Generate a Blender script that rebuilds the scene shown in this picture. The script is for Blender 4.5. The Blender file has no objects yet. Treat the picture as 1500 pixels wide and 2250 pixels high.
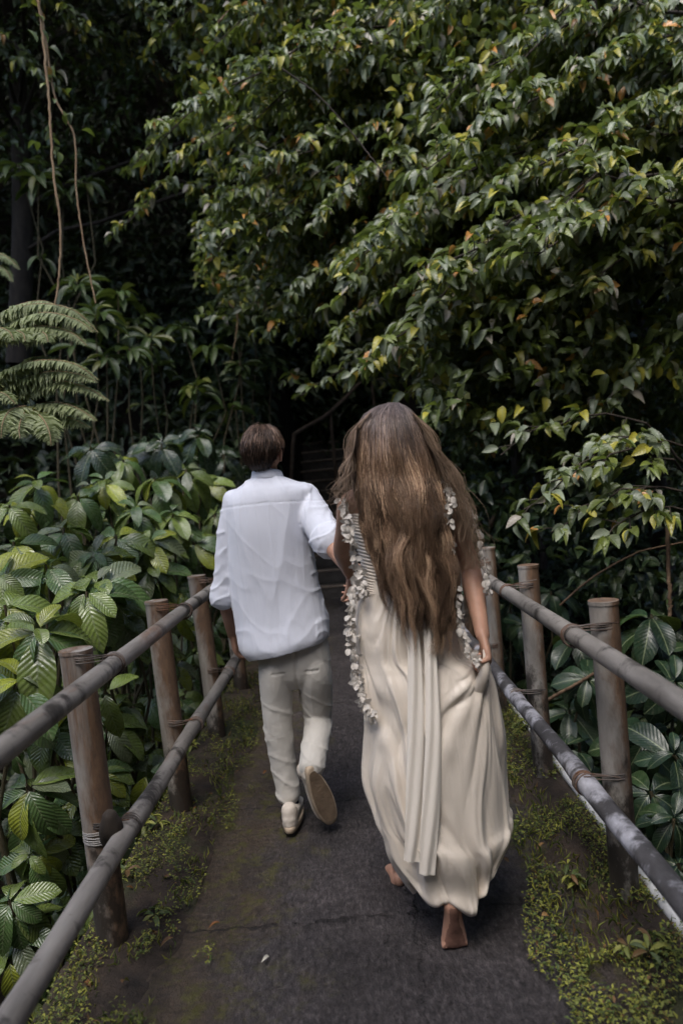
import bpy, math, random
import numpy as np
from mathutils import Vector, Matrix, noise
random.seed(7); RNG = np.random.default_rng(11)
S = bpy.context.scene
COL = S.collection
R = math.radians

# ------------------------------------------------------------------ camera
F = 1600.0                                   # focal length in pixels of the 1500 px wide photograph
fwd_c = Vector((7, 55, -1600)).normalized()  # world +Y seen in camera axes
up_c = Vector((-0.0906, 0.9959, 0)); up_c = (up_c - fwd_c * up_c.dot(fwd_c)).normalized()
right_c = fwd_c.cross(up_c)
WC = Matrix((right_c, fwd_c, up_c))          # camera axes -> world axes
CAM = Vector((0, 0, 1.46))
cd = bpy.data.cameras.new('camera'); cam = bpy.data.objects.new('camera', cd); COL.objects.link(cam)
cam.matrix_world = Matrix.Translation(CAM) @ WC.to_4x4()
cd.sensor_fit = 'HORIZONTAL'; cd.sensor_width = 24.0; cd.lens = 24.0 * F / 1500
cd.clip_start = 0.05; cd.clip_end = 500
cd.dof.use_dof = True; cd.dof.focus_distance = 2.9; cd.dof.aperture_fstop = 2.0
S.camera = cam
def P(px, py, Y):
    "point at depth Y that stands at pixel px, py of the photograph"
    d = WC @ Vector((px - 750, -(py - 1125), -F))
    return CAM + d * (Y / d.y)
CR = (WC @ Vector((1, 0, 0))).normalized()   # image right
CU = (WC @ Vector((0, 1, 0))).normalized()
# ------------------------------------------------------------------ light
w = bpy.data.worlds.new('World'); S.world = w; w.use_nodes = True
nt = w.node_tree; bg = nt.nodes['Background']
sky = nt.nodes.new('ShaderNodeTexSky'); sky.sky_type = 'NISHITA'; sky.sun_disc = False
SUN_EL, SUN_AZ = 62, 205
sky.sun_elevation = R(SUN_EL); sky.sun_rotation = R(SUN_AZ); sky.air_density = 1.0; sky.dust_density = 2.2
nt.links.new(sky.outputs[0], bg.inputs[0]); bg.inputs[1].default_value = 0.13
ld = bpy.data.lights.new('sun', 'SUN'); sun = bpy.data.objects.new('sun', ld); COL.objects.link(sun)
ld.energy = 1.1; ld.angle = R(35); ld.color = (1.0, 0.975, 0.94)
sd = Vector((math.sin(R(SUN_AZ)) * math.cos(R(SUN_EL)), math.cos(R(SUN_AZ)) * math.cos(R(SUN_EL)), math.sin(R(SUN_EL))))
sun.rotation_euler = sd.to_track_quat('Z', 'Y').to_euler()
S.view_settings.view_transform = 'Standard'; S.view_settings.look = 'None'
S.view_settings.exposure = 1.22; S.view_settings.gamma = 1.0
S.render.engine = 'CYCLES'

# ------------------------------------------------------------------ materials
def mat(name):
    m = bpy.data.materials.new(name); m.use_nodes = True
    t = m.node_tree; b = t.nodes['Principled BSDF']
    return m, t, b
def N(t, typ, **kw):
    n = t.nodes.new(typ)
    for k, v in kw.items():
        if k in n.inputs.keys() if isinstance(k, str) else False: n.inputs[k].default_value = v
        else: setattr(n, k, v)
    return n
def nz(t, scale, detail=4, vec=None, rough=0.55, dist=0.0):
    n = t.nodes.new('ShaderNodeTexNoise'); n.inputs['Scale'].default_value = scale
    n.inputs['Detail'].default_value = detail; n.inputs['Roughness'].default_value = rough; n.inputs['Distortion'].default_value = dist
    if vec is not None: t.links.new(vec, n.inputs['Vector'])
    return n.outputs['Fac']
def ramp(t, fac, stops):
    r = t.nodes.new('ShaderNodeValToRGB'); t.links.new(fac, r.inputs[0])
    e = r.color_ramp.elements
    while len(e) < len(stops): e.new(0.5)
    for q, (p, c) in zip(e, stops):
        q.position = p; q.color = (c[0], c[1], c[2], 1) if not isinstance(c, (int, float)) else (c, c, c, 1)
    return r.outputs[0]
def mth(t, op, a, b=None, clamp=False):
    n = t.nodes.new('ShaderNodeMath'); n.operation = op; n.use_clamp = clamp
    for i, x in enumerate((a, b)):
        if x is None: continue
        if isinstance(x, (int, float)): n.inputs[i].default_value = x
        else: t.links.new(x, n.inputs[i])
    return n.outputs[0]
def mixc(t, fac, a, b, mode='MIX'):
    n = t.nodes.new('ShaderNodeMix'); n.data_type = 'RGBA'; n.blend_type = mode
    for i, x in ((0, fac), (6, a), (7, b)):
        if isinstance(x, (int, float)): n.inputs[i].default_value = x
        elif isinstance(x, tuple): n.inputs[i].default_value = (*x, 1)
        else: t.links.new(x, n.inputs[i])
    return n.outputs[2]
def bump(t, b, h, strength=0.3, dist=0.01):
    n = t.nodes.new('ShaderNodeBump'); n.inputs['Strength'].default_value = strength; n.inputs['Distance'].default_value = dist
    t.links.new(h, n.inputs['Height']); t.links.new(n.outputs[0], b.inputs['Normal']); return n
def coords(t, scale=(1, 1, 1), kind='Object'):
    c = t.nodes.new('ShaderNodeTexCoord'); m = t.nodes.new('ShaderNodeMapping'); m.inputs['Scale'].default_value = scale
    t.links.new(c.outputs[kind], m.inputs[0]); return m.outputs[0]
def sep(t, v):
    n = t.nodes.new('ShaderNodeSeparateXYZ'); t.links.new(v, n.inputs[0]); return n.outputs

def leaf_mat(name, veins, vein_str, rough, trans=0.18, blotch=0.25, spec=0.5, rib=0.25):
    m, t, b = mat(name)
    a = t.nodes.new('ShaderNodeAttribute'); a.attribute_name = 'tint'
    uv = t.nodes.new('ShaderNodeUVMap'); s = sep(t, uv.outputs[0])
    ax = mth(t, 'ABSOLUTE', mth(t, 'SUBTRACT', s[0], 0.5))          # 0 at the midrib
    ph = mth(t, 'SUBTRACT', mth(t, 'MULTIPLY', s[1], veins), mth(t, 'MULTIPLY', ax, veins * 0.55))
    wv = mth(t, 'SINE', mth(t, 'MULTIPLY', ph, 6.2832))
    mid = mth(t, 'LESS_THAN', ax, 0.028)
    v2 = mth(t, 'POWER', mth(t, 'ADD', mth(t, 'MULTIPLY', wv, 0.5), 0.5), 6)
    vv = mth(t, 'MAXIMUM', mth(t, 'MULTIPLY', v2, vein_str), mth(t, 'MULTIPLY', mid, 0.6))
    ob = coords(t)
    c = mixc(t, vv, a.outputs['Color'], (0.22, 0.26, 0.14))
    spots = ramp(t, nz(t, 55, 3, ob), [(0.56, 0), (0.70, 1)])
    c = mixc(t, mth(t, 'MULTIPLY', spots, blotch), c, (0.20, 0.19, 0.12))
    c2 = ramp(t, nz(t, 9, 2, ob), [(0.3, (0.72, 0.72, 0.72)), (0.7, (1.25, 1.25, 1.2))])
    c = mixc(t, 1.0, c, c2, 'MULTIPLY')
    t.links.new(c, b.inputs['Base Color'])
    t.links.new(ramp(t, nz(t, 30, 2, ob), [(0.3, rough - 0.08), (0.7, rough + 0.14)]), b.inputs['Roughness'])
    b.inputs['Specular IOR Level'].default_value = spec
    h = mth(t, 'ADD', wv, mth(t, 'MULTIPLY', mid, -2.0))
    bump(t, b, mth(t, 'ADD', h, mth(t, 'MULTIPLY', nz(t, 45, 3, ob), 3.0)), rib, 0.0022)
    tr = t.nodes.new('ShaderNodeBsdfTranslucent'); t.links.new(mixc(t, 0.6, c, (0.22, 0.32, 0.04)), tr.inputs[0])
    mx = t.nodes.new('ShaderNodeMixShader'); mx.inputs[0].default_value = trans
    t.links.new(b.outputs[0], mx.inputs[1]); t.links.new(tr.outputs[0], mx.inputs[2])
    t.links.new(mx.outputs[0], t.nodes['Material Output'].inputs[0])
    return m
def bark_mat(name, c1, c2, scale=12, rough=0.85):
    m, t, b = mat(name); ob = coords(t, (1, 1, 0.35))
    t.links.new(ramp(t, nz(t, scale, 6, ob, 0.65), [(0.3, c1), (0.72, c2)]), b.inputs['Base Color'])
    b.inputs['Roughness'].default_value = rough
    bump(t, b, nz(t, scale * 3, 6, ob, 0.7), 0.7, 0.01); return m
M = {}
M['broad'] = leaf_mat('broad_leaf', 11, 0.24, 0.27, 0.16, 0.45, 0.9, 0.40)
M['broad_dark'] = leaf_mat('shaded_broad_leaf', 11, 0.08, 0.36, 0.10, 0.25, 0.6, 0.14)  # darker copy of the broad leaf; right-bank shade is put into its colour
M['tree'] = leaf_mat('tree_leaf', 6, 0.12, 0.36, 0.26, 0.30, 0.6, 0.2)
M['lance'] = leaf_mat('lance_leaf', 9, 0.15, 0.40, 0.16, 0.2, 0.45)
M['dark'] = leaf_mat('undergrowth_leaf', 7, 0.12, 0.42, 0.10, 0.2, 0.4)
M['fern'] = leaf_mat('fern_leaf', 4, 0.05, 0.5, 0.2, 0.1, 0.35)
M['moss'] = leaf_mat('moss_leaf', 3, 0.0, 0.6, 0.2, 0.2, 0.3)
M['bark'] = bark_mat('bark', (0.018, 0.013, 0.009), (0.06, 0.044, 0.032))
M['stem'] = bark_mat('stem', (0.05, 0.045, 0.02), (0.13, 0.10, 0.055), 30)
M['vine'] = bark_mat('vine', (0.24, 0.14, 0.07), (0.48, 0.34, 0.20), 30)
M['twig'] = bark_mat('dead_twig', (0.09, 0.05, 0.03), (0.26, 0.17, 0.10), 25)

def soil_mat():
    m, t, b = mat('soil'); ob = coords(t)
    c = ramp(t, nz(t, 6, 6, ob, 0.7), [(0.3, (0.014, 0.010, 0.007)), (0.55, (0.055, 0.037, 0.025)), (0.8, (0.13, 0.088, 0.056))])
    g = ramp(t, nz(t, 2.2, 5, ob, 0.6), [(0.5, 0), (0.6, 1)])
    c = mixc(t, mth(t, 'MULTIPLY', g, 0.6), c, (0.05, 0.065, 0.018))
    t.links.new(c, b.inputs['Base Color']); b.inputs['Roughness'].default_value = 0.8
    bump(t, b, nz(t, 25, 6, ob, 0.75), 0.9, 0.03); return m
M['soil'] = soil_mat()
def path_mat():
    m, t, b = mat('worn_asphalt'); ob = coords(t); x, y, z = sep(t, ob)
    fine = nz(t, 75, 6, coords(t, (1, 0.4, 1)), 0.78)
    big = nz(t, 2.6, 5, ob, 0.6)
    c = ramp(t, fine, [(0.32, (0.020, 0.018, 0.018)), (0.52, (0.078, 0.069, 0.070)), (0.72, (0.19, 0.170, 0.170))])
    c = mixc(t, 1.0, c, ramp(t, big, [(0.3, (0.55, 0.53, 0.53)), (0.7, (1.25, 1.2, 1.2))]), 'MULTIPLY')
    pits = ramp(t, nz(t, 24, 3, coords(t, (1, .7, 1)), 0.6), [(0.60, 0), (0.68, 1)])
    c = mixc(t, mth(t, 'MULTIPLY', pits, 0.55), c, (0.016, 0.014, 0.014))
    pale = ramp(t, nz(t, 7, 6, coords(t, (1, .35, 1)), 0.8), [(0.58, 0), (0.74, 1)])
    c = mixc(t, mth(t, 'MULTIPLY', pale, 0.45), c, (0.20, 0.175, 0.17))
    # brown earth and yellow-green algae that creep in from both sides
    edge = mth(t, 'ABSOLUTE', mth(t, 'SUBTRACT', x, 0.10))
    e = mth(t, 'ADD', edge, mth(t, 'MULTIPLY', mth(t, 'SUBTRACT', nz(t, 3.2, 5, ob, 0.65), 0.5), 0.9))
    c = mixc(t, mth(t, 'MULTIPLY', ramp(t, e, [(0.40, 0), (0.72, 1)]), 0.8), c, ramp(t, nz(t, 40, 4, ob, 0.7), [(0.3, (0.042, 0.029, 0.019)), (0.7, (0.15, 0.105, 0.066))]))
    al = mth(t, 'MULTIPLY', ramp(t, e, [(0.34, 0), (0.52, 1)]), ramp(t, nz(t, 13, 5, ob, 0.75), [(0.50, 0), (0.62, 1)]))
    c = mixc(t, mth(t, 'MULTIPLY', al, 0.7), c, (0.12, 0.115, 0.025))
    # joints and cracks
    wob = mth(t, 'MULTIPLY', mth(t, 'SUBTRACT', nz(t, 7, 5, ob, 0.7), 0.5), 0.14)
    def line(v, at, wd):
        return mth(t, 'LESS_THAN', mth(t, 'ABSOLUTE', mth(t, 'SUBTRACT', mth(t, 'ADD', v, wob), at)), wd)
    lines = None
    for v, at, wd in ((y, 2.43, 0.008), (y, 3.35, 0.005), (y, 4.9, 0.008), (x, 0.10, 0.004), (y, 7.2, 0.01)):
        l = line(v, at, wd); lines = l if lines is None else mth(t, 'MAXIMUM', lines, l)
    lines = mth(t, 'MULTIPLY', lines, ramp(t, nz(t, 11, 4, ob, 0.7), [(0.46, 0), (0.52, 1)]))
    c = mixc(t, mth(t, 'MULTIPLY', lines, 0.7), c, (0.012, 0.010, 0.010))
    t.links.new(c, b.inputs['Base Color'])
    t.links.new(ramp(t, nz(t, 14, 5, ob, 0.7), [(0.3, 0.42), (0.7, 0.75)]), b.inputs['Roughness'])
    h = mth(t, 'ADD', mth(t, 'ADD', fine, mth(t, 'MULTIPLY', nz(t, 22, 6, coords(t, (1, 0.5, 1)), 0.75), 2.0)), mth(t, 'MULTIPLY', lines, -1.6))
    bump(t, b, h, 1.0, 0.02); return m
M['path'] = path_mat()
def steel_mat(name, base1, base2, rust_lo, rust_hi, dark=0.0, stretch=(1, 1, 0.3)):
    m, t, b = mat(name); ob = coords(t, stretch)
    c = ramp(t, nz(t, 14, 5, ob, 0.6), [(0.3, base1), (0.7, base2)])
    r1 = nz(t, 5.5, 6, ob, 0.7, 0.4)
    rust = ramp(t, nz(t, 60, 4, ob, 0.7), [(0.3, (0.07, 0.028, 0.012)), (0.7, (0.24, 0.105, 0.045))])
    rf = ramp(t, r1, [(rust_lo, 0), (rust_hi, 1)])
    c = mixc(t, rf, c, rust)
    blk = ramp(t, nz(t, 4.2, 5, coords(t, (1.7, 1.7, 0.8)), 0.65), [(0.52 - dark, 0), (0.62 - dark, 1)])
    c = mixc(t, mth(t, 'MULTIPLY', blk, 0.85), c, (0.018, 0.014, 0.011))
    t.links.new(c, b.inputs['Base Color'])
    b.inputs['Roughness'].default_value = 0.55; b.inputs['Metallic'].default_value = 0.15
    bump(t, b, mth(t, 'ADD', nz(t, 70, 5, ob, 0.7), rf), 0.35, 0.003); return m
def post_mat():
    m, t, b = mat('rusty_post'); ob = coords(t, (1, 1, 0.28)); x, y, z = sep(t, coords(t)); wx = sep(t, t.nodes.new('ShaderNodeNewGeometry').outputs['Normal'])[0]
    c = ramp(t, nz(t, 12, 6, ob, 0.65), [(0.3, (0.18, 0.16, 0.14)), (0.7, (0.42, 0.385, 0.345))])
    rust = ramp(t, nz(t, 50, 5, ob, 0.75), [(0.3, (0.065, 0.034, 0.018)), (0.7, (0.22, 0.12, 0.062))])
    rf = ramp(t, mth(t, 'ADD', nz(t, 5, 6, ob, 0.7, 0.5), mth(t, 'MULTIPLY', wx, 0.16)), [(0.44, 0), (0.58, 1)])   # more rust on the right-facing side
    c = mixc(t, mth(t, 'MULTIPLY', rf, 0.9), c, rust)
    n = nz(t, 3.6, 6, coords(t, (1.6, 1.6, 0.9)), 0.7)
    blk = ramp(t, mth(t, 'ADD', n, mth(t, 'MULTIPLY', mth(t, 'SUBTRACT', 0.30, z), 0.35)), [(0.475, 0), (0.565, 1)])
    c = mixc(t, mth(t, 'MULTIPLY', blk, 0.9), c, (0.022, 0.016, 0.012))
    t.links.new(c, b.inputs['Base Color']); b.inputs['Roughness'].default_value = 0.6
    bump(t, b, mth(t, 'ADD', nz(t, 60, 6, ob, 0.75), rf), 0.5, 0.004); return m
M['post'] = post_mat()
M['rail'] = steel_mat('weathered_rail', (0.15, 0.135, 0.12), (0.37, 0.34, 0.31), 0.58, 0.76, -0.02, (1, 0.18, 1))
M['rail_dark'] = steel_mat('blotched_rail', (0.30, 0.295, 0.32), (0.62, 0.61, 0.66), 0.70, 0.8, 0.10, (2.4, 1.1, 2.4))
M['wire'] = steel_mat('rusty_wire', (0.10, 0.085, 0.075), (0.2, 0.17, 0.15), 0.45, 0.6)
def plain(name, c, rough=0.6, spec=0.5, var=0.25, scale=20, bs=0.2, bd=0.004, sheen=0.0):
    m, t, b = mat(name); ob = coords(t)
    lo = tuple(v * (1 - var) for v in c); hi = tuple(v * (1 + var * 0.6) for v in c)
    t.links.new(ramp(t, nz(t, scale, 5, ob, 0.6), [(0.3, lo), (0.7, hi)]), b.inputs['Base Color'])
    b.inputs['Roughness'].default_value = rough; b.inputs['Specular IOR Level'].default_value = spec
    if sheen: b.inputs['Sheen Weight'].default_value = sheen
    bump(t, b, nz(t, scale * 4, 4, ob, 0.6), bs, bd); return m
M['pipe_white'] = plain('white_pipe', (0.62, 0.62, 0.62), 0.5, 0.4, 0.3, 12)
M['skin'] = plain('skin', (0.47, 0.265, 0.185), 0.5, 0.35, 0.18, 14, 0.08, 0.002)
for n in M['skin'].node_tree.nodes:
    if n.type == 'BSDF_PRINCIPLED': n.inputs['Subsurface Weight'].default_value = 0.12; n.inputs['Subsurface Radius'].default_value = (0.02, 0.008, 0.004)
M['dirty_skin'] = plain('dirty_skin', (0.22, 0.115, 0.085), 0.7, 0.3, 0.5, 28, 0.2, 0.002)
def cloth(name, c, rough, weave, sheen, wr=(9, 9, 3), wstr=0.35, wd=0.006, trans=0.0, var=0.06):
    m, t, b = mat(name); ob = coords(t)
    t.links.new(ramp(t, nz(t, 4, 3, ob), [(0.3, tuple(v * (1 - var) for v in c)), (0.7, c)]), b.inputs['Base Color'])
    b.inputs['Roughness'].default_value = rough; b.inputs['Sheen Weight'].default_value = sheen
    b.inputs['Specular IOR Level'].default_value = 0.35
    h = mth(t, 'ADD', mth(t, 'MULTIPLY', nz(t, 1.0, 4, coords(t, wr), 0.5, 0.5), 1.0), mth(t, 'MULTIPLY', nz(t, weave, 2, ob), 0.06))
    bump(t, b, h, wstr, wd)
    if trans:
        tr = t.nodes.new('ShaderNodeBsdfTranslucent'); tr.inputs[0].default_value = (*c, 1)
        mx = t.nodes.new('ShaderNodeMixShader'); mx.inputs[0].default_value = trans
        t.links.new(b.outputs[0], mx.inputs[1]); t.links.new(tr.outputs[0], mx.inputs[2]); t.links.new(mx.outputs[0], t.nodes['Material Output'].inputs[0])
    return m
M['shirt'] = cloth('linen_shirt', (0.70, 0.72, 0.80), 0.85, 500, 0.25, (20, 20, 4), 0.45, 0.010)
M['trousers'] = cloth('beige_cotton', (0.55, 0.52, 0.47), 0.85, 600, 0.2, (20, 20, 22), 0.45, 0.010)
M['satin'] = cloth('champagne_satin', (0.85, 0.76, 0.655), 0.33, 800, 0.1, (22, 22, 2.6), 0.5, 0.012, 0.18)
M['satin_pale'] = cloth('pale_satin', (0.84, 0.77, 0.68), 0.34, 800, 0.1, (24, 24, 0.8), 0.3, 0.006, 0.08)
M['petal'] = cloth('petal_fabric', (0.68, 0.63, 0.57), 0.7, 800, 0.3, (9, 9, 9), 0.3, 0.004, 0.2)
M['shoe'] = plain('canvas_shoe', (0.62, 0.55, 0.47), 0.8, 0.3, 0.14, 30, 0.3, 0.003)
M['sole'] = plain('rubber_sole', (0.47, 0.37, 0.27), 0.75, 0.3, 0.3, 18, 0.4, 0.004)
M['soletread'] = plain('worn_sole', (0.21, 0.15, 0.10), 0.8, 0.3, 0.35, 22, 0.5, 0.006)
M['sock'] = plain('navy_sock', (0.015, 0.018, 0.035), 0.9, 0.2, 0.3, 60)
def hair_mat(name):
    m, t, b = mat(name)
    a = t.nodes.new('ShaderNodeAttribute'); a.attribute_name = 'tint'
    t.links.new(a.outputs['Color'], b.inputs['Base Color']); b.inputs['Roughness'].default_value = 0.38
    b.inputs['Specular IOR Level'].default_value = 0.5
    b.inputs['Anisotropic'].default_value = 0.5
    return m
M['hair'] = hair_mat('hair')
M['concrete'] = plain('dark_concrete', (0.07, 0.062, 0.055), 0.85, 0.3, 0.4, 9, 0.5, 0.01)
M['stepedge'] = plain('step_edge', (0.24, 0.19, 0.15), 0.85, 0.3, 0.35, 14, 0.5, 0.01)
M['handrail'] = plain('old_handrail', (0.17, 0.12, 0.085), 0.7, 0.4, 0.4, 12, 0.4, 0.004)
M['deadleaf'] = plain('dead_leaf', (0.28, 0.12, 0.05), 0.7, 0.3, 0.4, 20)
M['paleleaf'] = plain('pale_leaf', (0.6, 0.58, 0.5), 0.6, 0.4, 0.2, 20)

# ------------------------------------------------------------------ object helpers
def tag(o, label=None, cat=None, group=None, kind=None):
    for k, v in (('label', label), ('category', cat), ('group', group), ('kind', kind)):
        if v: o[k] = v
    return o
def mesh_np(name, V, Fq, m, parent=None, uv=None, tint=None, smooth=True):
    "V (n,3), Fq (m,k) array of equal-size faces, uv (n,2), tint (n,3)"
    V = np.asarray(V, np.float32); Fq = np.asarray(Fq, np.int32)
    me = bpy.data.meshes.new(name); nf, k = Fq.shape
    me.vertices.add(len(V)); me.vertices.foreach_set('co', V.ravel())
    me.loops.add(nf * k); me.loops.foreach_set('vertex_index', Fq.ravel())
    me.polygons.add(nf); me.polygons.foreach_set('loop_start', np.arange(nf, dtype=np.int32) * k)
    me.polygons.foreach_set('loop_total', np.full(nf, k, np.int32))
    me.update(calc_edges=True)
    if smooth: me.polygons.foreach_set('use_smooth', np.ones(nf, bool))
    if uv is not None:
        l = me.uv_layers.new(name='UVMap'); l.data.foreach_set('uv', np.asarray(uv, np.float32)[Fq.ravel()].ravel())
    if tint is not None:
        a = me.attributes.new('tint', 'FLOAT_COLOR', 'POINT')
        a.data.foreach_set('color', np.c_[np.asarray(tint, np.float32), np.ones(len(V), np.float32)].ravel())
    me.validate()
    me.materials.append(m)
    o = bpy.data.objects.new(name, me); COL.objects.link(o)
    if parent: o.parent = parent
    return o
class G:
    "quad geometry collector (triangles are written as degenerate-free quads by callers)"
    def __init__(s): s.V = []; s.F = []; s.T = []; s.U = []; s.n = 0
    def add(s, V, Fq, tint=None, uv=None):
        V = np.asarray(V, float); s.V.append(V); s.F.append(np.asarray(Fq) + s.n); s.n += len(V)
        s.T.append(np.tile(np.asarray(tint if tint is not None else (1, 1, 1), float), (len(V), 1)) if tint is None or np.ndim(tint) == 1 else tint)
        s.U.append(uv if uv is not None else np.zeros((len(V), 2)))
    def build(s, name, m, parent=None, attrs=False, smooth=True):
        return mesh_np(name, np.concatenate(s.V), np.concatenate(s.F), m, parent,
                       np.concatenate(s.U) if attrs else None, np.concatenate(s.T) if attrs else None, smooth)
def catmull(pts, n):
    p = np.asarray(pts, float); k = len(p)
    if k == 2: 
        t = np.linspace(0, 1, n)[:, None]; return p[0] * (1 - t) + p[1] * t
    q = np.vstack([2 * p[0] - p[1], p, 2 * p[-1] - p[-2]])
    out = []
    for u in np.linspace(0, k - 1, n):
        i = min(int(u), k - 2); t = u - i; a, b, c, d = q[i:i + 4]
        out.append(0.5 * (2 * b + (c - a) * t + (2 * a - 5 * b + 4 * c - d) * t * t + (3 * b - a - 3 * c + d) * t ** 3))
    return np.array(out)
def nrm(v): return v / (np.linalg.norm(v, axis=-1, keepdims=True) + 1e-12)
def tube_vf(pts, rad, nseg=12, n=None, ref=None, caps=True, twist=0):
    "lofted tube; rad scalar / list of scalars / list of (along ref, across)"
    pts = np.array([list(p) for p in pts], float); k = len(pts)
    rad = np.array([[r, r] if np.isscalar(r) else list(r) for r in (rad if hasattr(rad, '__len__') else [rad] * k)], float)
    if n is None: n = k
    if n != k:
        C = catmull(pts, n); Rr = np.maximum(catmull(rad, n), 1e-4)
    else: C, Rr = pts, rad
    Tn = nrm(np.gradient(C, axis=0))
    ref = np.array(ref if ref is not None else ((0, 0, 1) if abs(Tn[0][2]) < 0.8 else (1, 0, 0)), float)
    V = []
    prev = None
    for i in range(n):
        a = ref if prev is None else prev
        a = a - Tn[i] * a.dot(Tn[i]); a = nrm(a); b = np.cross(Tn[i], a)
        if prev is not None or True: prev = a if ref is None else (prev if False else a)
        th = np.linspace(0, 2 * math.pi, nseg, endpoint=False)
        V.append(C[i] + np.outer(np.cos(th) * Rr[i][0], a) + np.outer(np.sin(th) * Rr[i][1], b))
    if caps:   # rounded ends that close to nearly a point, quads only
        def cap(i, s):
            rings = []
            r0 = Rr[i]; L = min(r0) * 0.9
            for f in (0.45, 0.8, 0.97):
                c = C[i] + Tn[i] * s * L * f; q = math.sqrt(max(1 - f * f, 0.0))
                rings.append(c + (V[i] - C[i]) * q)
            rings.append(C[i] + Tn[i] * s * L + (V[i] - C[i]) * 0.02)
            return rings
        V = cap(0, -1)[::-1] + V + cap(n - 1, 1)
    m = len(V); V = np.concatenate(V)
    i = np.arange(m - 1)[:, None] * nseg; j = np.arange(nseg)[None]; j2 = (j + 1) % nseg
    Fq = np.stack([i + j, i + j2, i + nseg + j2, i + nseg + j], -1).reshape(-1, 4)
    if caps:
        h = nseg // 2
        for base, fl in ((0, 1), ((m - 1) * nseg, 0)):
            q = [[base + a, base + a + 1, base + nseg - 2 - a, base + nseg - 1 - a] for a in range(h - 1)]
            q = [x[::-1] if fl else x for x in q]; Fq = np.vstack([Fq, q])
    return V, Fq
def tube(g, *a, tint=None, **k): g.add(*tube_vf(*a, **k), tint=tint)
def ell(g, c, r, ax=None, n=16):
    "ellipsoid; ax = 3 axes rows"
    th = np.linspace(0, 2 * math.pi, n, endpoint=False); m = n // 2 + 1
    ph = np.linspace(-math.pi / 2 + 0.06, math.pi / 2 - 0.06, m)
    V = np.array([[math.cos(p) * math.cos(t), math.cos(p) * math.sin(t), math.sin(p)] for p in ph for t in th]) * np.array(r)
    if ax is not None: V = V @ np.array(ax, float)
    i = np.arange(m - 1)[:, None] * n; j = np.arange(n)[None]; j2 = (j + 1) % n
    Fq = np.stack([i + j, i + j2, i + n + j2, i + n + j], -1).reshape(-1, 4)
    h = n // 2
    Fq = np.vstack([Fq, [[a, n - 1 - a, n - 2 - a, a + 1] for a in range(h - 1)], [[(m - 1) * n + a, (m - 1) * n + a + 1, (m - 1) * n + n - 2 - a, (m - 1) * n + n - 1 - a] for a in range(h - 1)]])
    g.add(V + np.array(list(c)), Fq)
def box(g, lo, hi):
    x0, y0, z0 = lo; x1, y1, z1 = hi
    g.add([(x0, y0, z0), (x1, y0, z0), (x1, y1, z0), (x0, y1, z0), (x0, y0, z1), (x1, y0, z1), (x1, y1, z1), (x0, y1, z1)],
          [(3, 2, 1, 0), (4, 5, 6, 7), (0, 1, 5, 4), (1, 2, 6, 5), (2, 3, 7, 6), (3, 0, 4, 7)])
def fused(name, g, voxel, m, parent=None, disp=None, smooth=3, post=None):
    "voxel-fuse the collected closed shapes into ONE continuous surface"
    o = g.build(name + '_raw', m)
    r = o.modifiers.new('r', 'REMESH'); r.mode = 'VOXEL'; r.voxel_size = voxel
    sm = o.modifiers.new('s', 'SMOOTH'); sm.factor = 0.5; sm.iterations = smooth
    dg = bpy.context.evaluated_depsgraph_get(); dg.update()
    me = bpy.data.meshes.new_from_object(o.evaluated_get(dg), depsgraph=dg)
    old = o.data; bpy.data.objects.remove(o); bpy.data.meshes.remove(old)
    me.name = name; n = len(me.vertices)
    co = np.empty(n * 3, np.float32); me.vertices.foreach_get('co', co); co = co.reshape(-1, 3)
    if disp is not None:
        no = np.empty(n * 3, np.float32); me.vertex_normals.foreach_get('vector', no); no = no.reshape(-1, 3)
        co = co + no * np.array([disp(c) for c in co])[:, None].astype(np.float32)
    if post: co = post(co)
    me.vertices.foreach_set('co', co.astype(np.float32).ravel()); me.update()
    me.polygons.foreach_set('use_smooth', np.ones(len(me.polygons), bool))
    me.materials.clear(); me.materials.append(m)
    o = bpy.data.objects.new(name, me); COL.objects.link(o)
    if parent: o.parent = parent
    return o
def empty(name, loc=(0, 0, 0)):
    o = bpy.data.objects.new(name, None); COL.objects.link(o); o.location = loc; o.empty_display_size = 0.2; return o
def under(root, o):
    "parent o, whose mesh is in world coordinates, to an empty that stands elsewhere"
    o.parent = root; o.matrix_parent_inverse = Matrix.Translation(-root.location); return o
def fbm(x, y, z, o=3): return noise.fractal(Vector((x, y, z)), 1.0, 2.0, o, noise_basis='PERLIN_ORIGINAL')

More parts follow.
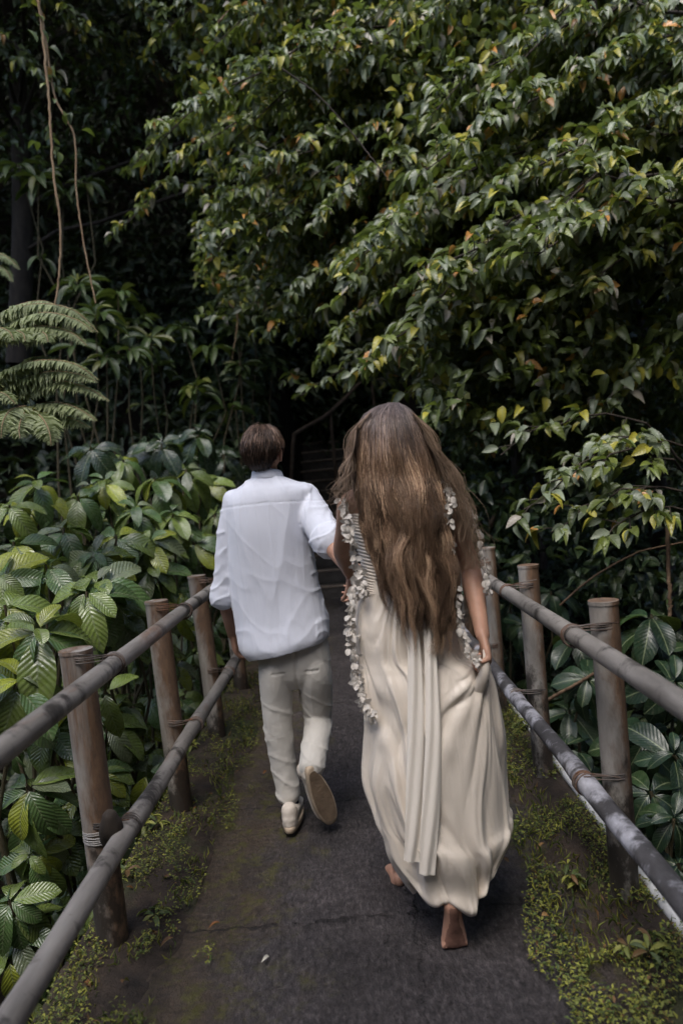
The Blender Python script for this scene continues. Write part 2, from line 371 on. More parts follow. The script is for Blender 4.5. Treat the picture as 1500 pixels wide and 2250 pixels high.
# ------------------------------------------------------------------ terrain, bridge deck, steps
def hill(x, y):
    left = max(0.0, (-x - 1.6)) * 0.55
    right = max(0.0, (x - 1.8)) * 0.45
    base = -2.4 + left + right
    back = (y - 9.6) * 1.45 - 0.1
    stair = (y - 9.6) * 0.58 - 0.25
    d = min(1.0, max(0.0, (abs(x - 0.15) - 0.75) / 0.7)); d = d * d * (3 - 2 * d)
    b2 = stair * (1 - d) + back * d if y > 9.3 else -2.4 + max(0, (y - 7.8)) * 1.6
    if y > 14.5: b2 = back
    top = max(base if y < 9.3 else -9, b2)
    if y < -1: top = max(top, min(0.0, (-1 - y) * 2 - 1.5))
    return top
def terrain():
    xs = np.linspace(-60, 60, 241); ys = np.linspace(-40, 60, 241)
    xs = np.sign(xs) * (np.abs(xs) / 60) ** 1.8 * 60
    ys = 9 + np.sign(ys - 9) * (np.abs(ys - 9) / 51) ** 1.7 * 51
    V = []
    for y in ys:
        for x in xs:
            z = hill(x, y); r = 0.35 if abs(x) > 1.2 or y > 14.5 else 0.04
            V.append((x, y, z + r * fbm(x * 0.9, y * 0.9, 0)))
    n = len(xs); i = np.arange(n - 1)[:, None] * n; j = np.arange(n - 1)[None]
    Fq = np.stack([i + j, i + j + 1, i + n + j + 1, i + n + j], -1).reshape(-1, 4)
    tag(mesh_np('ground', V, Fq, plain('forest_soil', (0.022, 0.017, 0.011), 0.9, 0.2, 0.5, 3, 0.8, 0.05)), kind='structure')
terrain()
def deck():
    x0, x1, y0, y1 = -0.99, 0.95, -1.6, 9.62
    nx, ny = 60, 340; g = G()
    X, Yg = np.meshgrid(np.linspace(x0, x1, nx), np.linspace(y0, y1, ny))
    Z = np.array([0.012 * fbm(x * 1.5, y * 1.5, 3) + 0.004 * fbm(x * 9, y * 7, 5) for x, y in zip(X.ravel(), Yg.ravel())])
    V = np.c_[X.ravel(), Yg.ravel(), Z]
    i = np.arange(ny - 1)[:, None] * nx; j = np.arange(nx - 1)[None]
    g.add(V, np.stack([i + j, i + j + 1, i + nx + j + 1, i + nx + j], -1).reshape(-1, 4))
    box(g, (x0 + .002, y0, -0.28), (x1 - .002, y1 - .05, -0.025))
    tag(g.build('path', M['path']), kind='structure')
    for sx, xa, xb, nm in ((-1, -1.03, -0.66, 'left'), (1, 0.60, 1.0, 'right')):   # earth that has built up along the edges
        n1, n2 = 22, 420; V = []
        for y in np.linspace(y0, 9.4, n2):
            for k in range(n1):
                u = k / (n1 - 1); x = xa + (xb - xa) * u
                inner = (1 - u) if sx < 0 else u          # 1 at outer edge
                wob = 0.5 + 0.9 * fbm(y * 1.3, sx * 7, 0)
                h = 0.045 * min(1, max(0, inner * 2.0 - 0.15 + 0.8 * (wob - 0.5))) + 0.018 * fbm(x * 8, y * 8, 1, 4) - 0.006 - (0.035 if (k in (0, n1 - 1)) else 0)
                V.append((x, y, h))
        i = np.arange(n2 - 1)[:, None] * n1; j = np.arange(n1 - 1)[None]
        tag(mesh_np('soil_edge', V, np.stack([i + j, i + j + 1, i + n1 + j + 1, i + n1 + j], -1).reshape(-1, 4), M['soil']), kind='structure')
deck()
def stairs():
    root = empty('staircase', (0.1, 9.6, 0))
    tag(root, 'dark worn stone steps climbing into the forest beyond the end of the bridge', 'staircase')
    for k in range(13):
        g = G(); y = 9.6 + 0.33 * k; z = 0.18 * (k + 1)
        box(g, (-0.85, y, z - 0.5), (1.05, y + 0.36, z - 0.03)); under(root, g.build('step', M['concrete'], smooth=False))
        g = G()
        xs = np.linspace(-0.87, 1.07, 30)
        pts = [(x, y + 0.015 + 0.012 * fbm(x * 4, k, 0), z - 0.02 + 0.01 * fbm(x * 3, k, 4)) for x in xs]
        tube(g, pts, [(0.022, 0.03)] * 30, 8, ref=(0, 0, 1)); under(root, g.build('nosing', M['stepedge']))
        g = G(); box(g, (-0.85, y + 0.03, z - 0.028), (1.05, y + 0.335, z - 0.004)); under(root, g.build('tread', M['concrete'], smooth=False))
stairs()
def handrails():
    for lab, pts, r in (('thin bent metal handrail rising beside the steps above the man', [(638, 1140, 11.2), (640, 1040, 11.2), (645, 965, 11.2), (655, 948, 11.3), (725, 905, 12.2), (815, 815, 13.5), (850, 780, 14.0)], 0.03),
                        ('faint straight handrail rising behind the leaves above the woman', [(880, 900, 13.5), (935, 800, 13.5), (975, 765, 14.2), (1060, 700, 15)], 0.028),
                        ):
        root = empty('handrail', P(*pts[0])); tag(root, lab, 'handrail', 'handrails of the stairs')
        g = G(); tube(g, [P(*p) for p in pts], r, 10, n=40); under(root, g.build('rail', M['handrail']))
        for q in (pts[-3], pts[-2]):
            a = P(*q); g = G(); tube(g, [a, a - Vector((0, 0, 1.2))], r * 0.9, 8); under(root, g.build('post', M['handrail']))
handrails()

# ------------------------------------------------------------------ railings
def wire_wrap(g, c, r, axis, turns=3, wr=0.0022, spread=0.012):
    axis = nrm(np.array(axis, float)); a = nrm(np.cross(axis, (0.1, 0.2, 1))); b = np.cross(axis, a)
    for k in range(turns):
        th = np.linspace(0, 2 * math.pi, 17); o = (k - (turns - 1) / 2) * spread + random.uniform(-.002, .002); tl = random.uniform(-.006, .006)
        pts = [np.array(c) + axis * (o + tl * math.cos(t)) + (a * math.cos(t) + b * math.sin(t)) * (r + wr * 0.7) for t in th]
        tube(g, pts, wr, 6, caps=False)
def railing(side):
    sx = -1 if side < 0 else 1
    px_base = -0.895 if side < 0 else 0.805; px_top = -0.925 if side < 0 else 0.812
    rx = -0.80 if side < 0 else 0.708; zt = 0.952 if side < 0 else 0.905; zl = 0.412
    root = empty('railing', (px_base, 2.36, 0))
    tag(root, 'left railing of grey pipe rails wired to rusty posts, its lower rail pale and even' if side < 0 else 'right railing whose lower rail is blotched black and silver, wired to rusty posts', 'railing')
    ys = [0.9, 2.36, 3.37, 4.33, 5.36, 6.4, 7.4, 8.45]
    for k, y in enumerate(ys):
        if side > 0 and k == 1: y = 2.38
        g = G(); r = 0.0515 if side < 0 else 0.0465
        jx = random.uniform(-.006, .006); top = 1.012 + random.uniform(-.012, .012)
        tube(g, [(px_base, y, -0.12), (px_base * 0.5 + px_top * 0.5, y, 0.5), (px_top + jx, y + jx, top)], r, 28, caps=False, n=14, ref=(1, 0, 0))
        p = under(root, g.build('post', M['post']))
        g = G(); tube(g, [(px_top + jx, y + jx, top - 0.010), (px_top + jx, y + jx, top + 0.0015)], [r + 0.0025, r + 0.0025], 28, caps=False, ref=(1, 0, 0))
        th = np.linspace(0, 2 * math.pi, 28, endpoint=False); rr = [r + 0.0025, r * 0.5, 0.001]
        V = np.concatenate([np.c_[px_top + jx + np.cos(th) * q, y + jx + np.sin(th) * q, np.full(28, top + 0.0015 - 0.003 * (1 - q / r))] for q in rr])
        i = np.arange(2)[:, None] * 28; j = np.arange(28)[None]; j2 = (j + 1) % 28
        g.add(V, np.stack([i + j, i + j2, i + 28 + j2, i + 28 + j], -1).reshape(-1, 4))
        c = g.build('post_cap', M['post']); c.parent = p
        for z in (zt, zl):
            g = G(); rz = 0.0315
            rxx = rx + 0.006 * math.sin(y * 2)
            wire_wrap(g, (rxx, y, z), rz + 0.002, (0, 1, 0), 3, 0.0034, 0.015)
            mid = ((rxx + px_base) / 2)
            for dz in (0.018, 0.028, 0.034):   # strands to the post and twisted free ends
                tube(g, [(rxx, y - 0.01 + dz * .2, z + dz), (px_base, y - r - 0.003, z + dz + 0.004), (px_base + sx * (r + .003), y, z + dz + 0.006)], 0.0022, 6, n=8)
            e = random.uniform(.04, .07)
            tube(g, [(rxx - sx * 0.01, y - 0.03, z + 0.034), (mid, y - 0.075, z + 0.05), (mid + sx * e, y - 0.085, z + 0.045 + random.uniform(-.01, .02))], 0.0022, 6, n=8)
            under(root, g.build('wire_tie', M['wire']))
    for z, r, m, w in ((zt, 0.0305, 'rail', 0.004), (zl, 0.032, 'rail' if side < 0 else 'rail_dark', 0.009)):
        g = G(); n = 60; yy = np.linspace(-0.6, 9.3, n)
        pts = [(rx + w * fbm(y * .8, z, 1), y, z + w * fbm(y * .7, z, 5)) for y in yy]
        if z == zl: rad = [r * (1 + 0.06 * fbm(y * 2.5, 1, z) + (0.10 * math.exp(-((y % 1.02 - 0.36) / .05) ** 2))) for y in yy]
        else: rad = [r * (1 + .03 * fbm(y * 3, 2, z)) for y in yy]
        tube(g, pts, rad, 24, ref=(1, 0, 0), n=240); under(root, g.build('rail', M[m]))
    if side < 0:
        g = G(); c = P(205, 1790, 2.31)   # pale wire binding round the nearest post and a stub of old wood behind it
        wire_wrap(g, (px_base - 0.006, 2.36, 0.40), 0.056, (0, 0, 1), 7, 0.002, 0.006)
        under(root, g.build('wire_binding', plain('pale_wire', (0.35, 0.33, 0.31), 0.5, 0.5)))
        g = G(); tube(g, [(px_base + 0.045, 2.30, 0.40), (px_base + .06, 2.27, 0.45), (px_base + .062, 2.26, 0.49)], [(0.034, 0.03), (0.038, 0.035), (0.024, 0.028)], 14, n=10)
        o = under(root, g.build('wood_stub', M['bark']))
railing(-1); railing(1)
g = G(); yy = np.linspace(-0.5, 9.3, 80)
tube(g, [(0.905 + 0.008 * math.sin(y * 1.7), y, 0.045 + 0.008 * math.sin(y * 2.3 + 1)) for y in yy], 0.026, 16, ref=(1, 0, 0))
tag(g.build('pipe', M['pipe_white']), 'slim white plastic water pipe lying along the mossy right edge outside the posts', 'pipe')

# ------------------------------------------------------------------ leaves
def leaf_template(nl, shape, droop, fold, cross=1, wave=0.0):
    "leaf along +y of length 1, half width 1 scaled later; rows x columns"
    cols = 2 * cross + 1; V = []; U = []
    for i in range(nl + 1):
        t = i / nl; wd = shape(t)
        for c in range(cols):
            s = (c - cross) / cross
            z = -droop * t * t + fold * wd * abs(s) - (0.35 * fold * wd * s * s if cross > 1 else 0) + wave * math.sin(t * 9 + s * 2) * abs(s)
            V.append((s * wd, t * (1 - 0.22 * droop * t), z)); U.append((0.5 + 0.5 * s * (0.15 + 0.85 * min(1, wd / 0.5)), t))
    i = np.arange(nl)[:, None] * cols; j = np.arange(cols - 1)[None]
    Fq = np.stack([i + j, i + j + 1, i + cols + j + 1, i + cols + j], -1).reshape(-1, 4)
    return np.array(V), Fq, np.array(U)
def sh(p, q, w=0.5): 
    mx = (p / (p + q)) ** p * (q / (p + q)) ** q
    return lambda t: max(0.012, w * (max(t, 1e-6) ** p * max(1 - t, 1e-6) ** q) / mx)
TPL = {
 'broad': [leaf_template(8, sh(0.75, 0.55, 0.5), d, 0.25, 2, 0.02) for d in (0.3, 0.55, 0.85)],
 'tree': [leaf_template(5, sh(0.7, 0.95, 0.5), d, f, 1, 0.02) for d, f in ((0.15, 0.35), (0.4, 0.3), (0.65, 0.4))],
 'lance': [leaf_template(5, sh(0.9, 0.6, 0.5), d, 0.3, 1) for d in (0.2, 0.4, 0.6)],
 'tiny': [leaf_template(2, sh(0.8, 0.8, 0.5), d, 0.3, 1) for d in (0.1, 0.5)],
}
class Leaves:
    def __init__(s, kind): s.k = kind; s.p = []; s.d = []; s.u = []; s.L = []; s.w = []; s.c = []
    def add(s, p, d, up, L, w, c): s.p.append(tuple(p)); s.d.append(tuple(d)); s.u.append(tuple(up)); s.L.append(L); s.w.append(w); s.c.append(c)
    def build(s, name, m, parent):
        p = np.array(s.p); d = nrm(np.array(s.d)); u = np.array(s.u); L = np.array(s.L)[:, None, None]; w = np.array(s.w)[:, None, None]; c = np.array(s.c)
        u = nrm(u - d * (u * d).sum(1, keepdims=True)); sd_ = np.cross(d, u)
        VV = []; FF = []; TT = []; UU = []; off = 0
        pick = RNG.integers(0, len(TPL[s.k]), len(p))
        for k, (tv, tf, tu) in enumerate(TPL[s.k]):
            ii = np.where(pick == k)[0]
            if not len(ii): continue
            v = p[ii, None] + L[ii] * (tv[None, :, 0:1] * w[ii] * sd_[ii, None] + tv[None, :, 1:2] * d[ii, None] + tv[None, :, 2:3] * u[ii, None])
            nv = len(tv); f = tf[None] + (np.arange(len(ii)) * nv)[:, None, None] + off; off += nv * len(ii)
            VV.append(v.reshape(-1, 3)); FF.append(f.reshape(-1, 4)); TT.append(np.repeat(c[ii], nv, 0)); UU.append(np.tile(tu, (len(ii), 1)))
        o = mesh_np(name, np.concatenate(VV), np.concatenate(FF), m, parent, np.concatenate(UU), np.concatenate(TT))
        return o
def tint(kind):
    r = random.random(); v = random.uniform(0.7, 1.3)
    if kind == 'broad':
        c = (0.072, 0.128, 0.040)
        if r < 0.14: c = (0.24, 0.27, 0.03)
        elif r < 0.48: c = (0.13, 0.178, 0.040)
        elif r < 0.60: c = (0.15, 0.18, 0.10)
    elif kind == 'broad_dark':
        c = (0.016, 0.038, 0.018)  # leaf green darkened to carry the shade of the right bank
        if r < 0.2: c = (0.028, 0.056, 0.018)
    elif kind == 'tree':
        c = (0.086, 0.114, 0.036)
        if r < 0.022: c = (0.46, 0.21, 0.05)
        elif r < 0.15: c = (0.32, 0.29, 0.04)
        elif r < 0.40: c = (0.135, 0.170, 0.032)
        elif r < 0.68: c = (0.17, 0.20, 0.135)
        elif r < 0.72: c = (0.36, 0.32, 0.27)
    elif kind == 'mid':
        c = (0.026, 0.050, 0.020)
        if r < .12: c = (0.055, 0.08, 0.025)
    elif kind == 'lance':
        c = (0.042, 0.072, 0.020)
        if r < 0.1: c = (0.12, 0.13, 0.03)
    elif kind == 'moss':
        c = (0.17, 0.19, 0.045)
        if r < 0.3: c = (0.27, 0.27, 0.05)
        elif r < 0.55: c = (0.085, 0.12, 0.035)
        elif r < 0.62: c = (0.15, 0.08, 0.035)
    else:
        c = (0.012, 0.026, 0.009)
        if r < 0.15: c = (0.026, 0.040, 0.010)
    if kind in ('broad', 'tree'): v *= 1.22
    return tuple(x * v for x in c)
def rvec(s=1.0): return Vector((random.gauss(0, s), random.gauss(0, s), random.gauss(0, s)))
UP = Vector((0, 0, 1))
def whorl(lv, c, axis, L, n, kind, spread=0.25, wd=0.5):
    "rosette of drooping leaves at the tip of a stem"
    axis = axis.normalized(); a = axis.orthogonal().normalized(); b = axis.cross(a); ph = random.uniform(0, 6.28)
    for k in range(n):
        th = ph + 6.283 * k / n + random.uniform(-.3, .3); out = a * math.cos(th) + b * math.sin(th)
        el = random.uniform(spread - 0.25, spread + 0.2)
        d = out * math.cos(el) + axis * math.sin(el); l = L * random.uniform(0.7, 1.12)
        base = c + out * 0.08 * L - axis * random.uniform(0, .12) * L
        lv.add(base, d, axis + rvec(0.12), l, wd * random.uniform(0.88, 1.1), tint(kind))
def bent(g, a, b, r0, r1, sag=0.12, n=7, seg=6, jit=0.02):
    a = Vector(a); b = Vector(b); L = (b - a).length
    pts = []
    for i in range(n):
        t = i / (n - 1); q = a.lerp(b, t) + UP * sag * L * math.sin(math.pi * t)
        if 0 < i < n - 1: q += rvec(jit * L)
        pts.append(q)
    tube(g, pts, [r0 + (r1 - r0) * i / (n - 1) for i in range(n)], seg, caps=False)
    return pts
def broad_plant(label, heads, L=0.23, kind='broad', mk='broad', tk='broad', wd=0.50, n=(6, 8), name='broadleaf_shrub', cat='shrub', group='large-leaved shrubs along the bridge', spread=-0.12, extra=2):
    "heads: list of (px, py, depth, size) rosettes; one root"
    if name == 'broadleaf_shrub':      # rooted outside the railings
        heads = [(x, y, max(Y, 1.22 * F / abs(757 - x)), *q) for x, y, Y, *q in heads]
        for x, y, Y, *q in [h_ for h_ in heads if random.random() < (.55 if h_[0] < 700 else .2)]: heads.append((x + random.uniform(-45, 45), y + random.uniform(-25, 60), Y + random.uniform(.15, .6), .85 * (q[0] if q else 1)))
    pts = [P(x, y, Y) for x, y, Y, *_ in heads]
    c = sum(pts, Vector()) / len(pts); rx, ry = c.x, c.y + 0.25
    rx += -0.25 if c.x < 0 else 0.2
    root = Vector((rx, ry, hill(rx, ry) - 0.1))
    if root.z > min(p.z for p in pts) - 0.3: root.z = min(p.z for p in pts) - 0.8
    e = empty(name, root); tag(e, label, cat, group)
    g = G(); lv = Leaves(kind)
    for (x, y, Y, *s), p in zip(heads, pts):
        s = s[0] if s else 1.0
        st = bent(g, root + rvec(.05), p, 0.018, 0.007, 0.05)
        ax = (UP * 1.0 + Vector((0, -0.7 if kind == 'broad' else -.45, 0)) + rvec(0.18)).normalized()
        whorl(lv, p, ax, L * s, random.randint(*n), tk, spread, wd)
        if random.random() < .8: whorl(lv, p - ax * 0.07 * s, ax, L * s * 1.05, random.randint(4, 6), tk, spread - 0.25, wd)
        if random.random() < .5: whorl(lv, p + ax * 0.03 * s, ax, L * s * .55, 3, tk, spread + .55, wd)
        for _ in range(extra):   # lower leaf pairs down the stem
            q = st[random.randint(3, 5)] + rvec(0.06); whorl(lv, q, ax + rvec(.25), L * s * 0.95, random.randint(3, 5), tk, spread - .2, wd)
    under(e, g.build('stem', M['stem'])); under(e, lv.build('foliage', M[mk], None))
BP = [
 ('large-leaved shrub left of the nearest left post, its crown level with the post top', [(85, 1385, 2.9, 1.15), (10, 1330, 3.1), (190, 1300, 3.3), (40, 1500, 2.8)]),
 ('large-leaved shrub between the two nearest left posts, above the rail', [(215, 1285, 3.4, 1.1), (290, 1360, 3.6), (330, 1250, 3.9), (250, 1340, 3.7)]),
 ('large-leaved shrub low behind the nearest left post, below the top rail', [(260, 1560, 3.0, .9), (110, 1600, 2.8, .9), (235, 1600, 3.3), (330, 1530, 3.6, .8)]),
 ('large-leaved shrub at the bottom left with yellow-green young leaves under the lower rail', [(70, 1880, 2.1, .75), (120, 1830, 2.3, .8), (20, 1980, 2.0, .7), (150, 1950, 2.2, .65)]),
 ('large-leaved shrub in the bottom left corner of the view beside the deck', [(20, 2110, 1.75, .65), (110, 2010, 2.0, .65), (30, 2050, 1.9, .7), (180, 2090, 1.95, .5), (60, 2200, 1.7, .6)]),
 ('large-leaved shrub filling the gap between the second and third left posts', [(375, 1460, 4.3, .9), (405, 1300, 4.4, .9), (400, 1560, 4.0, .8), (350, 1440, 4.4)]),
 ('large-leaved shrub beside the left sleeve of the man, above the farthest visible left posts', [(425, 1190, 5.2, 1.1), (380, 1130, 5.3), (470, 1130, 5.6, 1.1), (430, 1230, 4.9)]),
 ('large-leaved shrub at the left edge of the view, a step above the nearest shrub', [(30, 1190, 4.0, 1.1), (100, 1240, 3.8, 1.0), (140, 1160, 4.3, 1.1), (0, 1270, 3.7)]),
 ('large-leaved shrub in the middle of the left bank with pale striped leaves', [(255, 1175, 4.5, 1.1), (330, 1190, 4.6), (210, 1220, 4.2), (300, 1120, 4.9, 1.1)]),
 ('large-leaved shrub on the upper left bank under the fern fronds', [(80, 1060, 4.9, 1.1), (170, 1090, 5.0), (20, 1110, 4.6), (230, 1060, 5.2)]),
 ('large-leaved shrub on the upper bank left of the head of the man', [(340, 1050, 5.6, 1.1), (270, 1010, 5.7), (450, 1060, 6.2), (410, 1030, 6.0, 1.1)]),
 ('shrub with the largest round drooping leaves, highest on the bank beside the head', [(355, 975, 6.0, 1.3), (435, 955, 6.8, 1.4), (200, 985, 5.6, 1.1), (490, 1000, 7.2, 1.2)]),
 ('large-leaved shrub low between the first and second left posts near the deck edge', [(320, 1660, 3.3, .85), (270, 1840, 2.75, .6), (60, 1730, 2.5, .8), (210, 1700, 3.1, .8)]),
 ('dark large-leaved shrub behind the rails to the right of the nearest right post', [(1430, 1350, 3.6, 1.0), (1480, 1500, 3.3, .9), (1420, 1620, 3.4), (1480, 1660, 3.1, .9), (1460, 1440, 3.6)]),
 ('dark large-leaved shrub between the two nearest right posts', [(1260, 1400, 4.4, 1.0), (1250, 1560, 4.2), (1290, 1490, 4.0, .9), (1240, 1640, 4.0, .8)]),
 ('dark large-leaved shrub behind the farthest visible right posts', [(1135, 1250, 6.0, 1.1), (1150, 1370, 5.6, 1.0), (1210, 1300, 5.6, 1.0), (1120, 1320, 6.2)]),
 ('dark large-leaved shrub low at the right edge of the view beneath the rails', [(1480, 1800, 2.7, .7), (1430, 1740, 3.0, .8), (1490, 1900, 2.6, .6), (1300, 1700, 3.5, .6)]),
]
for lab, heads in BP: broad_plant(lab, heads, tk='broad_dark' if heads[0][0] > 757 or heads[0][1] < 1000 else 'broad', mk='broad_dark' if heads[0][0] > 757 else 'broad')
# dim in-fill rosettes behind them on the left bank
def rosettes(label, heads, **k): broad_plant(label, heads, L=0.27, kind='lance', mk='lance', tk='lance', wd=0.30, n=(8, 11), name='rosette_shrub', group='narrow-leaved rosette shrubs', spread=0.2, extra=1, **k)
RS = [('narrow-leaved rosette shrub on the dark bank beside the upper fern fronds', [(210, 690, 7.5, 1.2), (260, 640, 8, 1.1), (170, 620, 8.2, 1.2), (235, 780, 7.5, 1.0)]),
 ('narrow-leaved rosette shrub at the centre of the dark bank right of the ferns', [(285, 765, 7.6, 1.0), (330, 740, 8, 1.0), (300, 700, 8.3, 1.0), (350, 800, 8.2, .8)]),
 ('narrow-leaved rosette shrub highest beside the hanging vines', [(85, 385, 8.5, 1.2), (40, 360, 8.6, 1.2), (140, 420, 9, 1.0), (190, 400, 9, 1.0)]),
 ('narrow-leaved rosette shrub on the bank above the man, right of the other rosettes', [(465, 765, 8.0, 1.1), (520, 720, 8.6, 1.0), (430, 850, 7.6, 1.0), (400, 720, 8.8, 1.0)]),
 ('narrow-leaved rosette shrub below the canopy edge in the dark middle', [(560, 700, 9.0, 1.0), (530, 800, 8.6, .9), (600, 790, 9.0, .9), (480, 660, 9.5, 1.0)])]
for lab, h in RS: rosettes(lab, h)

# ------------------------------------------------------------------ trees whose branches hang into the view
def spray(g, lv, a, b, tk='tree', L=0.125, dens=1.0, arch=0.15, tw=0.5, r0=0.022, droop=0.5, yspread=1.0):
    "one branch from a to b with side twigs that carry alternating, hanging leaves"
    pts = bent(g, a, b, r0, 0.004, arch, 9, 6, 0.018)
    main = (Vector(b) - Vector(a)); ln = main.length; main.normalize()
    side = main.cross(UP).normalized()
    C = catmull([list(p) for p in pts], 60)
    nt_ = int(ln / 0.050 * dens)
    for k in range(nt_):
        t = (0.12 + 0.88 * (k + random.random() * .6) / nt_) if nt_ else 1; i = min(59, int(t * 59)); p0 = Vector(C[i])
        s = 1 if k % 2 else -1
        d = (side * s * random.uniform(0.5, 1.1) * yspread + main * random.uniform(0.3, 0.9) + UP * random.uniform(-0.25, 0.35)).normalized()
        l = tw * random.uniform(0.45, 1.0) * (1.05 - 0.55 * t); l = max(l, 0.12)
        p = p0.copy(); dirv = d.copy(); tp = [p0]
        m = max(4, int(l / 0.032)); nodes = []
        for q in range(m):
            dirv = (dirv + Vector((0, 0, -droop * 0.055 * (1 + q * .12))) + rvec(0.05)).normalized(); p = p + dirv * (l / m); tp.append(p)
            nodes.append((p.copy(), dirv.copy(), q))
        st = tp[::max(1, len(tp) // 5)] + [tp[-1]]
        tube(g, st, [0.0045 * (1 - 0.7 * i / len(st)) for i in range(len(st))], 4, caps=False)
        for (q, dv, idx) in nodes:
            if idx < m * 0.15: continue
            sl = dv.cross(UP + rvec(.2)).normalized() * (1 if idx % 2 else -1)
            ld_ = (sl * random.uniform(.5, 1.0) + dv * random.uniform(.4, .9) + UP * random.uniform(-0.62, 0.22)).normalized()
            lv.add(q, ld_, UP * 1.0 + Vector((0, -0.4, 0)) + rvec(0.45), L * random.uniform(0.65, 1.2), random.uniform(0.42, 0.56), tint(tk))
        q, dv, _ = nodes[-1]
        for _ in range(2): lv.add(q, (dv + rvec(.35)).normalized(), UP + rvec(.3), L * random.uniform(.8, 1.2), random.uniform(.36, .48), tint(tk))
def tree(label, trunk, branches, name='tree', group=None, L=0.124, r=0.09, fill=None, ftint='tree', dens=1.0, **kw):
    base = trunk[0]; e = empty(name, base); tag(e, label, 'tree', group)
    g = G(); tube(g, trunk, [r * (1 - 0.6 * i / (len(trunk) - 1)) for i in range(len(trunk))], 12, n=24, caps=False)
    under(e, g.build('trunk', M['bark']))
    gb = G(); lv = Leaves('tree')
    tr = catmull([list(q) for q in trunk], 50)
    for b in branches:
        (x0, y0, Y0), (x1, y1, Y1) = b[0], b[1]; o = b[2] if len(b) > 2 else {}
        a = P(x0, y0, Y0); t = P(x1, y1, Y1)
        if o.get('join', True):   # connect branch foot to the trunk
            j = Vector(tr[int(np.argmin(np.linalg.norm(tr - np.array(a) + np.array([0, 0, 0.4]), axis=1)))]); bent(gb, j, a, 0.03 if r > .05 else .010, o.get('r0', .018), 0.03, 6, 7, 0.01)
        spray(gb, lv, a, t, L=L * o.get('L', 1), dens=dens * o.get('dens', 1), arch=o.get('arch', 0.15), tw=o.get('tw', 0.55), droop=o.get('droop', 0.5), r0=o.get('r0', .018))
    if fill:      # leaves deeper inside the crown
        for (x0, y0, x1, y1, Ya, Yb, cnt) in fill:
            for _ in range(cnt):
                x = random.uniform(x0, x1); y = random.uniform(y0, y1)
                if fbm(x * .006, y * .006, x0) < -.22: continue
                q = P(x, y, random.uniform(Ya, Yb)); lv.add(q, (rvec(.6) + Vector((-.3, -.3, -.25))).normalized(), UP + Vector((0, -.5, 0)) + rvec(.5), L * random.uniform(.7, 1.3), random.uniform(.4, .55), tint(ftint))
    under(e, gb.build('branch', M['bark'])); under(e, lv.build('crown', M['tree'], None))
    return len(lv.p)
tot = 0
# big leaning tree: the upper tiers
B1 = []
for x0, y0, x1, y1, Y in [(1000, -60, 470, 100, 7.0), (1150, 60, 560, 190, 6.6), (980, 130, 345, 320, 6.2), (1050, 180, 520, 300, 6.5), (900, 220, 480, 460, 6.6),
    (1000, 300, 530, 440, 6.4), (900, 380, 465, 575, 6.4), (1000, 420, 560, 560, 6.6), (1000, 80, 660, 240, 7.2), (860, -40, 360, 70, 7.6), (980, 500, 640, 650, 6.6), (960, 560, 590, 720, 6.9),
    (1250, -80, 800, 60, 6.6), (1200, 20, 760, 150, 6.4), (1100, -120, 620, -20, 7.0), (1050, 350, 700, 480, 6.2), (1080, 440, 760, 600, 6.0), (940, 100, 540, 190, 7.4), (1020, 240, 700, 330, 7.0), (820, 330, 560, 480, 7.4), (760, 100, 430, 170, 8)]:
    B1.append(((x0, y0, Y + 0.5), (x1, y1, Y), {})); B1.append(((x0 + random.uniform(-60, 120), y0 + random.uniform(-20, 90), Y + 1.0), (x1 + random.uniform(40, 160), y1 + random.uniform(-20, 90), Y + .6), {'dens': .8}))
T1 = [Vector((2.3, 9.2, 0.5)), Vector((2.1, 8.9, 3.0)), Vector((1.8, 8.2, 5.0)), Vector((1.2, 7.6, 6.5)), Vector((0.6, 7.2, 8.0))]
tot += tree('tall leaning forest tree whose tiers of pale leaves reach farthest left over the bridge', T1, B1, group='trees hanging over the bridge', r=0.14, fill=[(430, -60, 1000, 700, 7.4, 9.0, 7000), (620, 500, 1000, 840, 7.2, 9.0, 1800)])
B2 = []
for x0, y0, x1, y1, Y in [(1560, 60, 1080, 200, 5.4), (1580, 180, 1080, 290, 5.2), (1500, 240, 900, 400, 5.3), (1600, 330, 1080, 430, 4.9), (1400, 330, 800, 560, 5.4), (1300, 440, 760, 640, 5.6),
    (1600, 420, 1130, 540, 4.6), (1400, 500, 930, 620, 4.8), (1300, 560, 840, 760, 5.0), (1250, 620, 810, 830, 5.2), (1640, 480, 1180, 560, 4.4), (1600, -40, 1150, 90, 5.8), (1500, -100, 950, 40, 6.0), (1450, 120, 960, 240, 5.8), (1640, 240, 1250, 380, 5.0),
    (1560, 560, 1300, 640, 4.8), (1150, 600, 700, 780, 6.2), (1300, 300, 900, 300, 6.4), (1640, 120, 1300, 180, 5.4)]:
    B2.append(((x0, y0, Y + 0.6), (x1, y1, Y), {})); B2.append(((x0 + random.uniform(-60, 120), y0 + random.uniform(-40, 60), Y + 1.1), (x1 + random.uniform(20, 160), y1 + random.uniform(-60, 50), Y + .7), {'dens': .8}))
T2 = [Vector((3.0, 7.0, -0.8)), Vector((2.9, 6.9, 2.2)), Vector((2.6, 6.6, 3.6)), Vector((2.4, 6.2, 5.0)), Vector((2.2, 5.9, 6.4))]
tot += tree('broad forest tree rooted right of the bridge with layered branches sloping down to the left', T2, B2, group='trees hanging over the bridge', r=0.11, fill=[(850, -60, 1540, 620, 6.2, 8.2, 9000), (1000, 600, 1540, 1000, 6.0, 8.4, 5000)])
